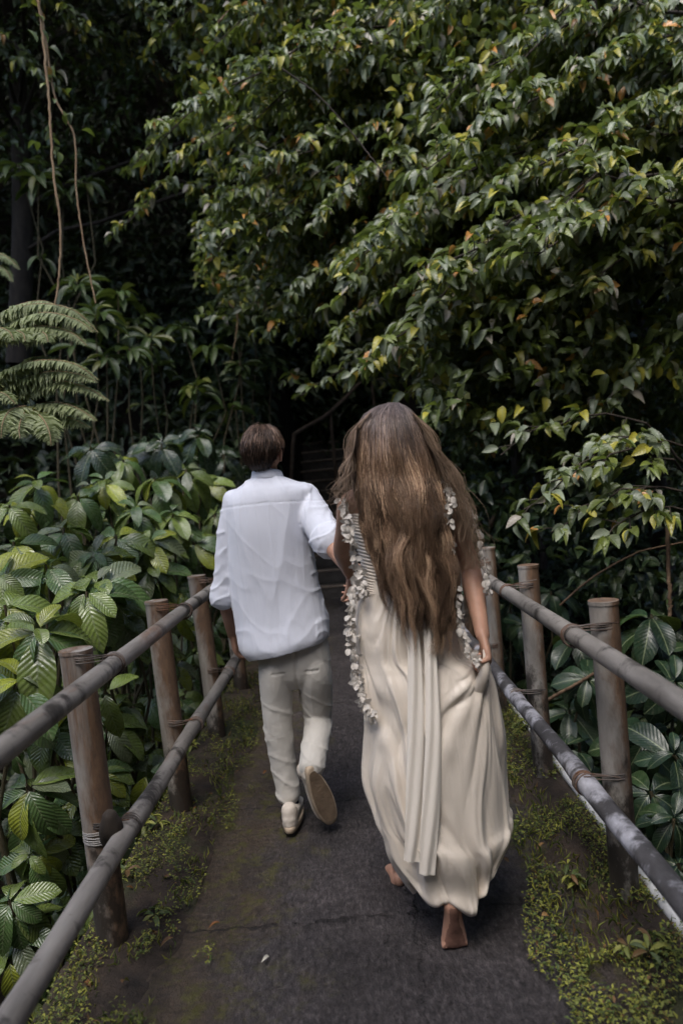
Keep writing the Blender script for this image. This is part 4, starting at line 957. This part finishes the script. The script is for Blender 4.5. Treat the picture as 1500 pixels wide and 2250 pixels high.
# ------------------------------------------------------------------ the man
def man():
    g = G(); Y = 3.2
    head(g, P(579, 996, Y), (.22, 1, -.03), CU * 1.0 + CR * .03, 1.0)
    limb(g, [P(580, 1015, Y), P(583, 1050, Y), P(590, 1080, Y)], [(.056, .062), (.058, .062), (.075, .07)], 10)
    g.add(*rings([(1068, 1066, 540, 645, Y, .06), (1100, 1085, 518, 676, Y, .09), (1160, 1160, 512, 676, Y, .105), (1260, 1260, 520, 680, Y, .10), (1350, 1350, 540, 700, Y, .10), (1420, 1420, 572, 706, Y, .09), (1462, 1462, 590, 700, Y, .07)], 30, 24))
    # right arm reaches back to the woman's hand
    sh_, el, wr = P(672, 1105, Y), P(712, 1172, 3.06), P(764, 1246, 2.90)
    limb(g, [sh_, sh_.lerp(el, .5), el, el.lerp(wr, .3), el.lerp(wr, .7), wr], [.055, .05, .043, .045, .036, (.029, .024)], 24)
    hand(g, wr, P(778, 1290, 2.80) - wr, (.75, .1, .1), 1, .75, 1.0)
    s2, e2, w2 = P(512, 1118, Y), P(494, 1285, 3.22), P(512, 1395, 3.34)
    limb(g, [s2, s2.lerp(e2, .5), e2, e2.lerp(w2, .35), e2.lerp(w2, .8), w2], [.042, .040, .040, .042, .032, (.027, .024)], 24)
    hand(g, w2, P(517, 1425, 3.36) - w2, CR + Vector((0, .3, 0)), -1, .45, 1.0)
    so_, sf_, su_ = P(682, 1690, 2.965), Vector((.26, .25, -1.0)).normalized(), Vector((-.55, .72, .35)); su_ = (su_ - sf_ * su_.dot(sf_)).normalized(); sk_ = so_ + sf_ * .052 + su_ * .062
    ll = [P(610, 1480, Y), P(612, 1600, 3.2), P(626, 1690, 3.19), P(637, 1775, 3.17), P(637, 1800, 3.17)]
    rl = [P(690, 1480, Y), P(698, 1572, 3.28), P(692, 1630, 3.15), P(686, 1675, 3.03), sk_]
    for L_ in (ll, rl): limb(g, L_, [.060, .050, .043, .035, .031], 24)
    
    body = fused('person', g, .0045, M['skin'], None, None, 4)
    tag(body, 'man in a white shirt and beige trousers running away, right hand reaching back', 'person')
    # shirt
    g = G()
    g.add(*rings([(1050, 1046, 556, 622, Y, .070), (1066, 1056, 534, 650, Y, .090), (1088, 1066, 508, 680, Y, .112), (1115, 1085, 499, 690, Y, .128), (1170, 1140, 500, 688, Y, .14), (1240, 1210, 504, 690, Y, .138),
                  (1310, 1290, 510, 703, Y, .135), (1370, 1345, 518, 718, Y, .142), (1425, 1385, 528, 722, Y - .01, .148), (1447, 1402, 545, 716, Y - .01, .145)], 80, 64))
    tube(g, [sh_ + (sh_ - el) * .15, sh_.lerp(el, .35), sh_.lerp(el, .8), el + (el - sh_) * .12 ], [.072, .074, .068, .063], 24, n=24, ref=A3(CR))
    a, b = el + (el - sh_) * .02, el + (el - sh_) * .26 ; tube(g, [a, a.lerp(b, .3), b], [.066, .073, .071], 24, n=8)
    tube(g, [s2 + Vector((.02, 0, .03)), s2.lerp(e2, .3), s2.lerp(e2, .7), e2 + (e2 - s2) * .1], [.058, .062, .056, .053], 24, n=30, ref=A3(CR))
    a, b = e2 + (e2 - s2) * .02, e2 + (e2 - s2) * .17; tube(g, [a, b], [.0560, .0590], 24, n=8)
    zt = P(590, 1060, Y).z; zb = P(620, 1440, Y).z; cx = P(600, 1250, Y).x
    def dsp(c):
        x, y, z = c; t = (zt - z) / (zt - zb)
        def crease(n_, k=5): return max(0, 1 - abs(n_) * k) ** 2
        v = .0042 * crease(fbm(x * 9 + .5 * fbm(x * 3, 1, z * 2), y * 5, z * 1.1, 1), 4) + .0012 * crease(fbm(x * 17, y * 6, z * 1.6 + 4, 1), 5)    # long hanging folds
        v += .007 * fbm(x * 4, y * 4, z * 2.2, 2) + .0013 * crease(fbm((x + .9 * z) * 6.5 + 3, y * 3, (z - x) * 2.6, 2), 3)
        v += .007 * crease(fbm((x - .5 * z) * 5 + 9, y * 4, (z + x * .4) * 5, 1), 5) * max(0, t - .45)
        arm = x > cx + .17 or x < cx - .19
        if arm: v += .0045 * crease(fbm(x * 5 + z * 7, y * 5, z * 11 - x * 8, 1), 4)
        if abs((z - zt) + .085 + .05 * abs(x - cx)) < .0035 and y < Y: v -= .0014                          # yoke seam
        return v
    sm = cx - .165, cx + .13
    shirt = fused('shirt', g, .0052, M['shirt'], body, dsp, 2)
    g = G(); nr = 40; rows = []
    for dz, rs in ((-.012, 1.10), (.012, 1.03), (.030, .99), (.034, 1.03), (.024, 1.10), (.002, 1.19), (-.012, 1.25), (-.014, 1.22), (0.0, 1.1)):
        c = P(588, 1053, Y) + Vector((0, .004, dz)); th = np.linspace(0, 2 * math.pi, nr, endpoint=False)
        rows.append(A3(c) + np.outer(np.cos(th) * .062 * rs, A3(CR)) + np.outer(np.sin(th) * .066 * rs, (0, 1, -.22)) )
    i = np.arange(len(rows) - 1)[:, None] * nr; j = np.arange(nr)[None]; j2 = (j + 1) % nr
    g.add(np.concatenate(rows), np.stack([i + j, i + j2, i + nr + j2, i + nr + j], -1).reshape(-1, 4)); cl = g.build('collar', M['shirt']); cl.parent = shirt
    # trousers
    g = G()
    g.add(*rings([(1370, 1350, 556, 708, Y, .105), (1420, 1400, 560, 718, Y, .118), (1450, 1450, 566, 726, Y, .112), (1485, 1485, 580, 724, Y, .095), (1510, 1510, 604, 706, Y, .06)], 20, 36))
    tube(g, [P(606, 1440, 3.20), P(607, 1480, 3.195), P(609, 1540, 3.20), P(612, 1600, 3.19), P(623, 1680, 3.185), P(631, 1725, 3.175), P(634, 1748, 3.17)], [(.070, .10), (.077, .105), (.070, .086), (.062, .070), (.055, .058), (.050, .052), (.051, .052)], 28, n=40, ref=A3(CR))
    tube(g, [P(684, 1440, 3.20), P(690, 1480, 3.20), P(695, 1530, 3.23), P(698, 1575, 3.25), P(696, 1612, 3.18), P(690, 1650, 3.09), P(684, 1686, 3.02)], [(.072, .10), (.078, .105), (.074, .088), (.064, .076), (.060, .066), (.056, .058), (.054, .052)], 28, n=40, ref=A3(CR))
    xm = P(648, 1470, 3.1).x; zc_ = P(648, 1535, 3.1).z; zp = P(648, 1478, 3.1).z; za = P(638, 1762, 3.17).z; zk = P(612, 1600, 3.19).z
    def dt(c):
        x, y, z = c; v = .004 * fbm(x * 5, y * 5, z * 3, 2)
        def crease(n_, k=5): return max(0, 1 - abs(n_) * k) ** 2
        low = max(0, 1 - (z - za) / .20); kn = math.exp(-((z - zk) / .12) ** 2)
        v += (.0065 * low + .0045 * kn + .001) * (crease(fbm(x * 4, y * 4, z * 11 + x * 7, 1), 4) - .35 * low)
        v += .0025 * crease(fbm(x * 12, y * 5, z * 2.5, 1), 5)
        if y < Y and z > zc_: v -= .006 * math.exp(-((x - xm - .03 * (z - zc_)) / .007) ** 2)          # seat seam
        for s_ in (-1, 1):                                                                       # welt pockets
            if y < Y and abs(z - zp) < .0035 and .045 < s_ * (x - xm) < .10: v -= .004
        return v
    tr = fused('trousers', g, .0052, M['trousers'], body, dt, 2)
    g = G(); tube(g, [P(637, 1750, 3.17), P(638, 1798, 3.17)], [.038, .040], 18, n=6); body2 = g.build('sock', M['sock'], body)
    g = G(); a = P(684, 1684, 3.02); tube(g, [a - (sk_ - a) * .1, sk_], [(.038, .038), (.036, .036)], 18, n=6, ref=A3(CR)); g.build('sock', M['sock'], body)
    h = P(637, 1836, 1) - CAM; h = CAM + h * (-(CAM.z - .012) / h.z); h = Vector((h.x, h.y, .016))
    shoe(body, 'shoe', h, (.02, 1, 0.0), (0, -.02, 1))
    shoe(body, 'shoe', so_, sf_, su_)
    # hair
    c0 = P(579, 996, Y); f = Vector((.22, 1, -.03)).normalized(); u = CU.copy(); u = (u - f * u.dot(f)).normalized(); r = f.cross(u)
    g = G(); rows = []; nr = 40; nl = 18
    for q in range(nl):      # cap
        ph = math.pi / 2 * .98 - q / (nl - 1) * 2.15
        row = []
        for k in range(nr):
            th = 2 * math.pi * k / nr; back = math.sin(th)                        # -1 is the back of the head
            lim = ph if back < .25 else max(ph, .30 + .3 * back)
            if back < .25: lim = max(ph, -1.25 + 1.25 * min(1, max(0, back + .80) / .62))
            rr = 1 + .02 * fbm(th * 2, q * .4, 1)
            p = r * (math.cos(th) * math.cos(lim) * .083 * rr) + f * (-.012 + math.sin(th) * math.cos(lim) * .105 * rr) + u * (.022 + math.sin(lim) * (.096 if lim > 0 else .105) * rr)
            row.append(A3(c0 + p))
        rows.append(row)
    V = np.concatenate(rows); i = np.arange(nl - 1)[:, None] * nr; j = np.arange(nr)[None]; j2 = (j + 1) % nr
    g.add(V, np.stack([i + j, i + nr + j, i + nr + j2, i + j2], -1).reshape(-1, 4), tint=(.030, .018, .012))
    paths = []; cols = []
    for _ in range(3600):
        th = random.uniform(math.pi * .92, math.pi * 2.08) if random.random() < .75 else random.uniform(0, 2 * math.pi); back = math.sin(th)
        p0 = random.uniform(-.75 if back < 0 else .35, 1.5); ln = random.uniform(.35, .6); pts = []; cl_ = fbm(th * 5, p0 * 4, 0) * .5; lift = random.uniform(0, .022) + (.02 * random.random() if random.random() < .12 else 0)
        for q in range(8):
            tt = th; ph = max(-1.18 + (1.2 * min(1, max(0, back + .80) / .62) if back < .25 else 0), p0 - ln * q / 7); tt = th + cl_ * (q / 7) * .5; rr = 1.01 + lift * 8 * math.sin(q / 7 * 2.2) * .6 + (.02 if q == 7 else 0)
            pts.append(A3(c0 + r * (math.cos(tt) * math.cos(ph) * .084 * rr) + f * (-.012 + math.sin(tt) * math.cos(ph) * .106 * rr) + u * (.022 + math.sin(ph) * (.098 if ph > 0 else .106) * rr)))
        v = random.uniform(.4, 1.5) * (2.6 if p0 > .35 else .9) * max(.3, 1 + 1.3 * fbm(th * 12, p0 * 7, 3)) * (.6 + .8 * (random.random() < .3)); paths.append(catmull(pts, 10)); cols.append((.066 * v, .042 * v, .030 * v))
    strands(g, paths, cols, .0011); g.build('hair', M['hair'], body, attrs=True)
    return body
MAN = man()

# ------------------------------------------------------------------ the woman
def foot(g, heel, f, u, toe_f=None):
    f = Vector(f).normalized(); u = Vector(u); u = (u - f * u.dot(f)).normalized(); r = f.cross(u); h = Vector(heel); tf = Vector(toe_f).normalized() if toe_f else f
    ell(g, h + f * .0 + u * .048, (.022, .024, .026), [A3(r), A3(f), A3(u)]); tube(g, [h + f * .022 + u * .032, h + f * .07 + u * .036, h + f * .12 + u * .030, h + f * .165 + u * .020], [(.029, .032), (.028, .034), (.036, .026), (.043, .018)], 18, n=16, ref=A3(r))
    ell(g, h + f * .026 + u * .026, (.026, .028, .025), [A3(r), A3(f), A3(u)])
    for k, (x, l, q) in enumerate(((-.030, .045, .012), (-.010, .042, .0085), (.007, .037, .0080), (.022, .032, .0076), (.034, .026, .0072))):
        a = h + f * .165 + r * x * 1.0 + u * .012; tube(g, [a, a + tf * l * .5 + u * .001, a + tf * l], [q * 1.05, q, q * .9], 10, n=8)
def woman():
    g = G(); Y = 2.42
    head(g, P(860, 972, Y), (-.15, 1, -.12), CU + CR * .02, .98)
    limb(g, [P(866, 1000, Y), P(872, 1050, Y + .01), P(876, 1085, Y)], [(.047, .05), (.047, .05), (.062, .06)], 10)
    g.add(*rings([(1078, 1072, 815, 940, Y, .055), (1100, 1088, 775, 975, Y, .08), (1150, 1145, 775, 976, Y, .098), (1200, 1200, 790, 968, Y, .09), (1245, 1245, 800, 962, Y, .085), (1310, 1310, 795, 975, Y, .10), (1380, 1380, 788, 990, Y, .115), (1450, 1450, 800, 985, Y, .11), (1490, 1490, 815, 970, Y, .08)], 40, 28))
    s1, e1, w1 = P(982, 1100, Y), P(1032, 1248, 2.44), P(1060, 1398, 2.30)
    limb(g, [P(950, 1092, Y), s1, s1.lerp(e1, .5), e1, e1.lerp(w1, .3), e1.lerp(w1, .75), w1], [.05, .046, .040, .034, .036, .027, (.024, .019)], 30)
    hp = P(1068, 1432, 2.28); hand(g, w1, hp - w1, -CR + Vector((0, .1, -.1)), 1, 1.15, .92, [1.0, 1.1, 1.2, 1.25])
    s2, e2, w2 = P(770, 1112, Y), P(751, 1205, 2.60), P(767, 1262, 2.79)
    limb(g, [P(800, 1100, Y), s2, s2.lerp(e2, .5), e2, e2.lerp(w2, .35), e2.lerp(w2, .8), w2], [.05, .043, .036, .032, .033, .025, (.022, .018)], 30)
    hand(g, w2, P(777, 1296, 2.84) - w2, (-.8, .2, 0), -1, .5, .9)
    limb(g, [P(935, 1430, Y), P(955, 1550, 2.42), P(972, 1670, 2.40), P(985, 1760, 2.35), P(994, 1860, 2.28), P(997, 1945, 2.225), P(999, 1985, 2.20)], [.085, .07, .052, .054, .038, .025, .025], 36)
    limb(g, [P(858, 1430, Y), P(862, 1540, 2.55), P(868, 1650, 2.66), P(872, 1750, 2.62), P(876, 1850, 2.62), P(880, 1915, 2.64)], [.085, .07, .052, .052, .038, .030], 36)
    foot(g, P(998, 1994, 2.17), (-.02, .30, -1), (0, 1, .28), (.05, 1, -.06))
    foot(g, P(880, 1962, 2.60), (-.12, 1, -.10), (0, 0, 1))
    body = fused('person', g, .0042, M['skin'], None, None, 4)
    tag(body, 'barefoot woman with very long brown hair in a flowing champagne gown, holding up its skirt', 'person')
    me = body.data; me.materials.append(M['dirty_skin'])      # soles darkened by the wet path
    fn_ = Vector((0, -1, -.28)).normalized()
    for pl in me.polygons:
        c = pl.center
        if c.z < .215 and c.y < 2.33 and c.x > .1 and pl.normal.dot(fn_) > .80 and c.z < .15: pl.material_index = 1
    # gown: bodice with fine horizontal ruching
    g = G()
    def ruche(V, th):
        m = len(V); out = V.copy(); c = V.mean(1, keepdims=True); d = nrm(V - c)
        ph = np.arange(m)[:, None] * .95 + 1.4 * np.sin(th * 2 + 1)[None] + .9 * np.sin(th * 5)[None]
        return out + d * (.0042 * np.abs(np.sin(ph * .5)))[..., None]
    g.add(*rings([(1128, 1122, 770, 984, Y, .104), (1160, 1158, 772, 984, Y, .108), (1200, 1200, 784, 975, Y, .100), (1240, 1240, 794, 969, Y, .097), (1275, 1275, 795, 973, Y, .102), (1300, 1300, 789, 979, Y, .11)], 170, 120, capped=False, fn=ruche))
    g.build('bodice', M['satin'], body)
    H = P(1068, 1452, 2.27)
    n, ns = 300, 420
    def folds(V, th):
        m = V.shape[0]; t = np.linspace(0, 1, m)[:, None]; c = V.mean(1, keepdims=True); d = V - c; d[..., 2] *= .2; d = nrm(d)
        X, Yy, Z = V[..., 0], V[..., 1], V[..., 2]; T = np.tile(th[None], (m, 1))
        nf = np.array([[fbm(math.cos(a) * 1.6, math.sin(a) * 1.6, z * 1.5, 2) for a in th[::6]] for z in Z.mean(1)[::6]])
        nf = np.repeat(np.repeat(nf, 6, 0)[:m], 6, 1)[:, :ns]
        k = np.ones(31) / 31; nf = np.apply_along_axis(lambda v: np.convolve(np.r_[v[-15:], v, v[:15]], k, 'valid'), 1, nf)
        nf = np.apply_along_axis(lambda v: np.convolve(np.r_[[v[0]] * 15, v, [v[-1]] * 15], k, 'valid'), 0, nf)
        lo = np.clip((t - .12) / .88, 0, 1)
        v1 = np.sin(T * 9 + nf * 14 + 2.5 * t) * (.003 + .011 * lo)
        v1 = v1 + np.sin(T * 13 + nf * 20 - 4 * t + 1) ** 3 * (.002 + .005 * lo)
        v1 = v1 + np.sin(T * 27 + nf * 30 + 3 * t) * .0018 + .010 * np.sin(T * 4 + 5 * t + nf * 6) * lo
        dx = X - H.x; dz = H.z - Z; r = np.sqrt(dx ** 2 + dz ** 2); phi = np.arctan2(-dx, dz + .02)     # folds that run from the gripping hand
        st_ = np.clip((dz / (r + 1e-6) - .35) / .4, 0, 1); wgt = np.clip(r / .12, 0, 1) * np.exp(-r / .42) * (Yy < Y + .1) * st_ * st_ * (3 - 2 * st_)
        v2 = (np.abs(np.sin(phi * 9.5 + nf * 5)) - .45) * .020 * wgt + np.sin(phi * 26 + 3 * nf) * .0045 * wgt
        out = V + d * (v1 * (1 - .6 * wgt) + v2)[..., None]
        out[..., 2] += (lo ** 4) * (.035 * np.sin(T * 3 + .6) + .02 * np.sin(T * 7 + 2)) 
        out[..., 1] -= .05 * np.exp(-((t - .97) / .05) ** 2) * (np.sin(T) > 0) * np.sin(T)
        return out
    SK = [(1268, 1268, 794, 972, Y, .102), (1300, 1300, 787, 980, Y, .112), (1345, 1345, 776, 995, Y, .128), (1395, 1395, 775, 1008, Y, .142), (1435, 1432, 782, 1024, Y, .15), (1462, 1455, 787, 1066, Y - .01, .16), (1500, 1500, 794, 1078, Y - .02, .175),
          (1570, 1570, 801, 1092, Y - .02, .19), (1650, 1650, 803, 1102, Y - .02, .205), (1750, 1750, 806, 1108, Y - .02, .22), (1850, 1850, 828, 1114, Y - .02, .23), (1895, 1880, 846, 1122, Y - .02, .235), (1945, 1905, 858, 1116, Y - .02, .22), (1985, 1932, 890, 1094, Y - .02, .19), (1996, 1942, 915, 1070, Y - .01, .155)]
    g = G(); g.add(*rings(SK, n, ns, se=2.15, capped=False, fn=folds, near=1450)); sk = g.build('skirt', M['satin'], body)
    so = sk.modifiers.new('s', 'SOLIDIFY'); so.thickness = .002; so.offset = -1
    g = G()
    # loose corner of cloth pinched in the fist
    tube(g, [H + Vector((.0, -.01, .035)), H + Vector((-.005, -.02, 0)), H + Vector((-.02, -.02, -.05)), H + Vector((-.05, .01, -.12))], [(.010, .008), (.012, .010), (.018, .012), (.022, .012)], 24, n=20, ref=A3(CR)); g.build('gathered_cloth', M['satin'], body)
    def ribbon(px, wd, name='sash'):
        g = G(); C = catmull([list(P(x, y, yy)) for x, y, yy in px], 90); T = nrm(np.gradient(C, axis=0)); V = []; k = 15
        for i, c in enumerate(C):
            t = i / 89; w_ = wd * (1 + .14 * math.sin(t * 7 + wd * 900)) * (.8 + .3 * t) ; s = nrm(A3(CR) - T[i] * A3(CR).dot(T[i])); nn = np.cross(s, T[i]); nn *= -1 if nn[1] > 0 else 1
            for q in range(k):
                a = q / (k - 1) * 2 - 1; V.append(c + s * a * w_ + nn * (.007 * (1 - a * a) + .003 * math.sin(a * 5 + t * 9)))
            for q in range(k):
                a = 1 - q / (k - 1) * 2; V.append(c + s * a * w_ * .98 + nn * (.007 * (1 - a * a) + .003 * math.sin(a * 5 + t * 9) - .004))
        n_ = 2 * k; i = np.arange(89)[:, None] * n_; j = np.arange(n_)[None]; j2 = (j + 1) % n_
        g.add(V, np.stack([i + j, i + n_ + j, i + n_ + j2, i + j2], -1).reshape(-1, 4)); g.build(name, M['satin_pale'], body)
    ribbon([(905, 1330, 2.27), (908, 1400, 2.25), (912, 1500, 2.225), (914, 1620, 2.20), (911, 1750, 2.18), (907, 1840, 2.17), (904, 1893, 2.17)], .0255)
    ribbon([(938, 1330, 2.27), (943, 1400, 2.25), (948, 1500, 2.22), (952, 1620, 2.19), (948, 1750, 2.17), (942, 1850, 2.16), (938, 1922, 2.16)], .0245)
    # garlands of pale fabric petals
    def garland(px, step=.014, size=.027, n=(4, 7), out=0.45):
        C = np.array([list(P(*q)) for q in px]); ln = np.linalg.norm(np.diff(C, axis=0), axis=1).sum(); C = catmull(C, max(4, int(ln / step))); T = nrm(np.gradient(C, axis=0)); lv = Leaves('broad')
        for c, t_ in zip(C, T):
            for _ in range(random.randint(*n)):
                d = Vector(t_) * random.uniform(.2, 1) + rvec(out) + Vector((0, -.25, -.1)); lv.add(Vector(c) + rvec(.004), d.normalized(), Vector((0, -1, .3)) + rvec(.5), size * random.uniform(.6, 1.15), random.uniform(.5, .75), (1, 1, 1))
        o = lv.build('petal_garland', M['petal'], body); g = G(); tube(g, C, .0018, 6); q = g.build('cord', M['petal']); q.parent = o
    garland([(752, 1098, 2.36), (757, 1130, 2.33), (768, 1165, 2.31), (775, 1200, 2.32), (783, 1240, 2.33), (795, 1280, 2.31), (797, 1300, 2.30)])
    garland([(783, 1262, 2.36), (776, 1310, 2.34), (771, 1360, 2.33), (773, 1410, 2.33), (778, 1460, 2.33), (788, 1510, 2.31), (800, 1550, 2.29), (818, 1572, 2.27)], .013, .028, (4, 7))
    garland([(975, 1045, 2.36), (985, 1070, 2.33), (990, 1105, 2.31), (986, 1140, 2.31), (990, 1200, 2.31), (998, 1260, 2.31)], .014, .025)
    garland([(1012, 1090, 2.38), (1030, 1120, 2.36), (1048, 1170, 2.34), (1062, 1225, 2.33), (1070, 1270, 2.32), (1072, 1300, 2.32)], .020, .026, (2, 4))
    garland([(1000, 1290, 2.29), (1008, 1350, 2.27), (1018, 1400, 2.26), (1036, 1440, 2.24), (1050, 1455, 2.23)], .015, .024)
    # hair
    ty = np.array([883, 892, 908, 930, 960, 1000, 1040, 1080, 1120, 1160, 1200, 1250, 1300, 1350, 1400, 1440], float)
    tl = np.array([861, 828, 803, 788, 781, 779, 779, 785, 795, 804, 814, 827, 840, 851, 860, 866], float)
    tr_ = np.array([869, 892, 909, 923, 936, 950, 962, 972, 980, 987, 993, 998, 1000, 998, 994, 990], float)
    yc = np.array([2.42, 2.42, 2.42, 2.42, 2.42, 2.41, 2.40, 2.385, 2.375, 2.37, 2.36, 2.345, 2.325, 2.305, 2.29, 2.28], float)
    dh = np.array([.01, .05, .08, .105, .12, .125, .12, .125, .13, .13, .125, .12, .105, .09, .075, .07], float)
    def hp_(u_, y, lay, dx=0):
        a = np.interp(y, ty, tl); b = np.interp(y, ty, tr_); x = (a + b) / 2 + u_ * (b - a) / 2 + dx
        return A3(P(x, y, np.interp(y, ty, yc) - np.interp(y, ty, dh) * math.sqrt(max(0, 1 - min(1, u_ * u_))) * lay))
    g = G(); rows = []
    for y in list(np.linspace(885, 1240, 46)):
        s = .93 if y < 1180 else .93 - (y - 1180) / 150 * .35
        a = np.interp(y, ty, tl); b = np.interp(y, ty, tr_); m_ = (a + b) / 2; hh = (b - a) / 2 * s; row = []
        for k in range(48):
            th = 2 * math.pi * k / 48; sn = math.sin(th); dd = np.interp(y, ty, dh) * (.90 if sn > 0 else (.15 if y > 925 else .8)) * (1 if y < 1180 else s)
            row.append(A3(P(m_ + hh * math.cos(th), y, np.interp(y, ty, yc) - dd * sn)))
        rows.append(row)
    V = np.concatenate(rows); i = np.arange(len(rows) - 1)[:, None] * 48; j = np.arange(48)[None]; j2 = (j + 1) % 48
    g.add(V, np.stack([i + j, i + 48 + j, i + 48 + j2, i + j2], -1).reshape(-1, 4), tint=(.040, .023, .014))
    nc = 150; cl = []
    for _ in range(nc):
        u_ = -1 + 2 * ((_ * 61) % nc + random.random()) / nc; cl.append((u_, random.uniform(.80, 1.16), random.uniform(0, 6.28), random.choice((.45, .65, .85, 1.0, 1.25, 1.6)), random.uniform(-1, 1), random.uniform(1190, 1300) + (u_ + 1) * 50 + (75 if random.random() < .3 else 0)))
    paths = []; cols = []
    for _ in range(17000):
        c = random.choice(cl); u0 = c[0] + random.gauss(0, .10); u0 = u0 if abs(u0) <= 1 else math.copysign(2 - abs(u0), u0); lay = c[1] + random.uniform(-.10, .06)
        tip = c[5] + random.uniform(-110, 40); tip = tip if tip < 1390 else 1390 - random.random() * 60 + (55 if c[3] > 1.2 else 0)
        st = 884 + (random.random() ** 2) * 60; k = 28; pts = []; ph = c[2] + random.gauss(0, .45); am = random.uniform(2, 6)
        for q in range(k):
            t = q / (k - 1); y = st + (tip - st) * t; conv = min(1, max(0, (y - 1040) / 260)); low = min(1, max(0, y - 960) / 200)
            u_ = (u0 + (c[0] - u0) * conv * .66)
            dx = (am * 1.3 * math.sin(y * .034 + ph) + 12 * c[4] * math.sin(y * .018 + c[2]) + 20 * fbm(c[0] * 4, y * .0085, c[4])) * low + 5 * fbm(u0 * 30, y * .02, lay * 9)
            pts.append(hp_(u_, y, lay + .07 * math.sin(y * .022 + c[2]) * low, dx))
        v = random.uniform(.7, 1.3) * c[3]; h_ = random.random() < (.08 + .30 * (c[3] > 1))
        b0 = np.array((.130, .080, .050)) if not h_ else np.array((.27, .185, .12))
        root = np.array((.125, .100, .095)) * (.75 + .35 * random.random()); tt = np.linspace(0, 1, k)[:, None]  # greyish upper strands: sky sheen on the crown painted as colour
        wsheen = np.clip(1 - tt / .28, 0, 1); edge = .3 * abs(c[0]) 
        paths.append(np.array(pts)); v *= .75 if y < 0 else 1; v *= .55 + .9 * (c[1] - .84) / .28; cols.append((b0 * (1 + edge)) * v * (1 - wsheen) + root * v * wsheen)
    # loose flyaways right, left and round the outline
    for q in range(420):
        rt = random.random()
        if rt < .55: ctrl = [(925, 930), (950 + random.uniform(-5, 15), 985), (985 + random.gauss(8, 12), 1050), (1010 + random.gauss(8, 14), 1120), (1030 + random.gauss(5, 18), 1190), (1040 + random.gauss(8, 20), 1250)]; yy0 = 2.33
        elif rt < .8: ctrl = [(785, 930), (776, 990), (766 + random.gauss(0, 10), 1035), (756 + random.gauss(0, 14), 1075), (752 + random.gauss(0, 17), 1110), (754 + random.gauss(0, 20), 1150)]; yy0 = 2.33
        else:
            s = random.choice((-1, 1)); ctrl = [(860 + s * 45, 905), (860 + s * 85 + random.gauss(0, 7), 960), (868 + s * 100 + random.gauss(0, 10), 1030), (880 + s * 112 + random.gauss(0, 12), 1090), (890 + s * 110 + random.gauss(0, 16), 1150)]; yy0 = 2.36
        m_ = random.randint(4, len(ctrl)); ctrl = ctrl[:m_]
        pts = [A3(P(x, y, yy0 + random.uniform(-.03, .03))) for x, y in ctrl]; paths.append(catmull(pts, 16)); v = random.uniform(.7, 1.4); cols.append(tuple(np.array((.25, .175, .12)) * v))
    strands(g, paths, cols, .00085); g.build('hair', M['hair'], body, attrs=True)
    return body
WOMAN = woman()
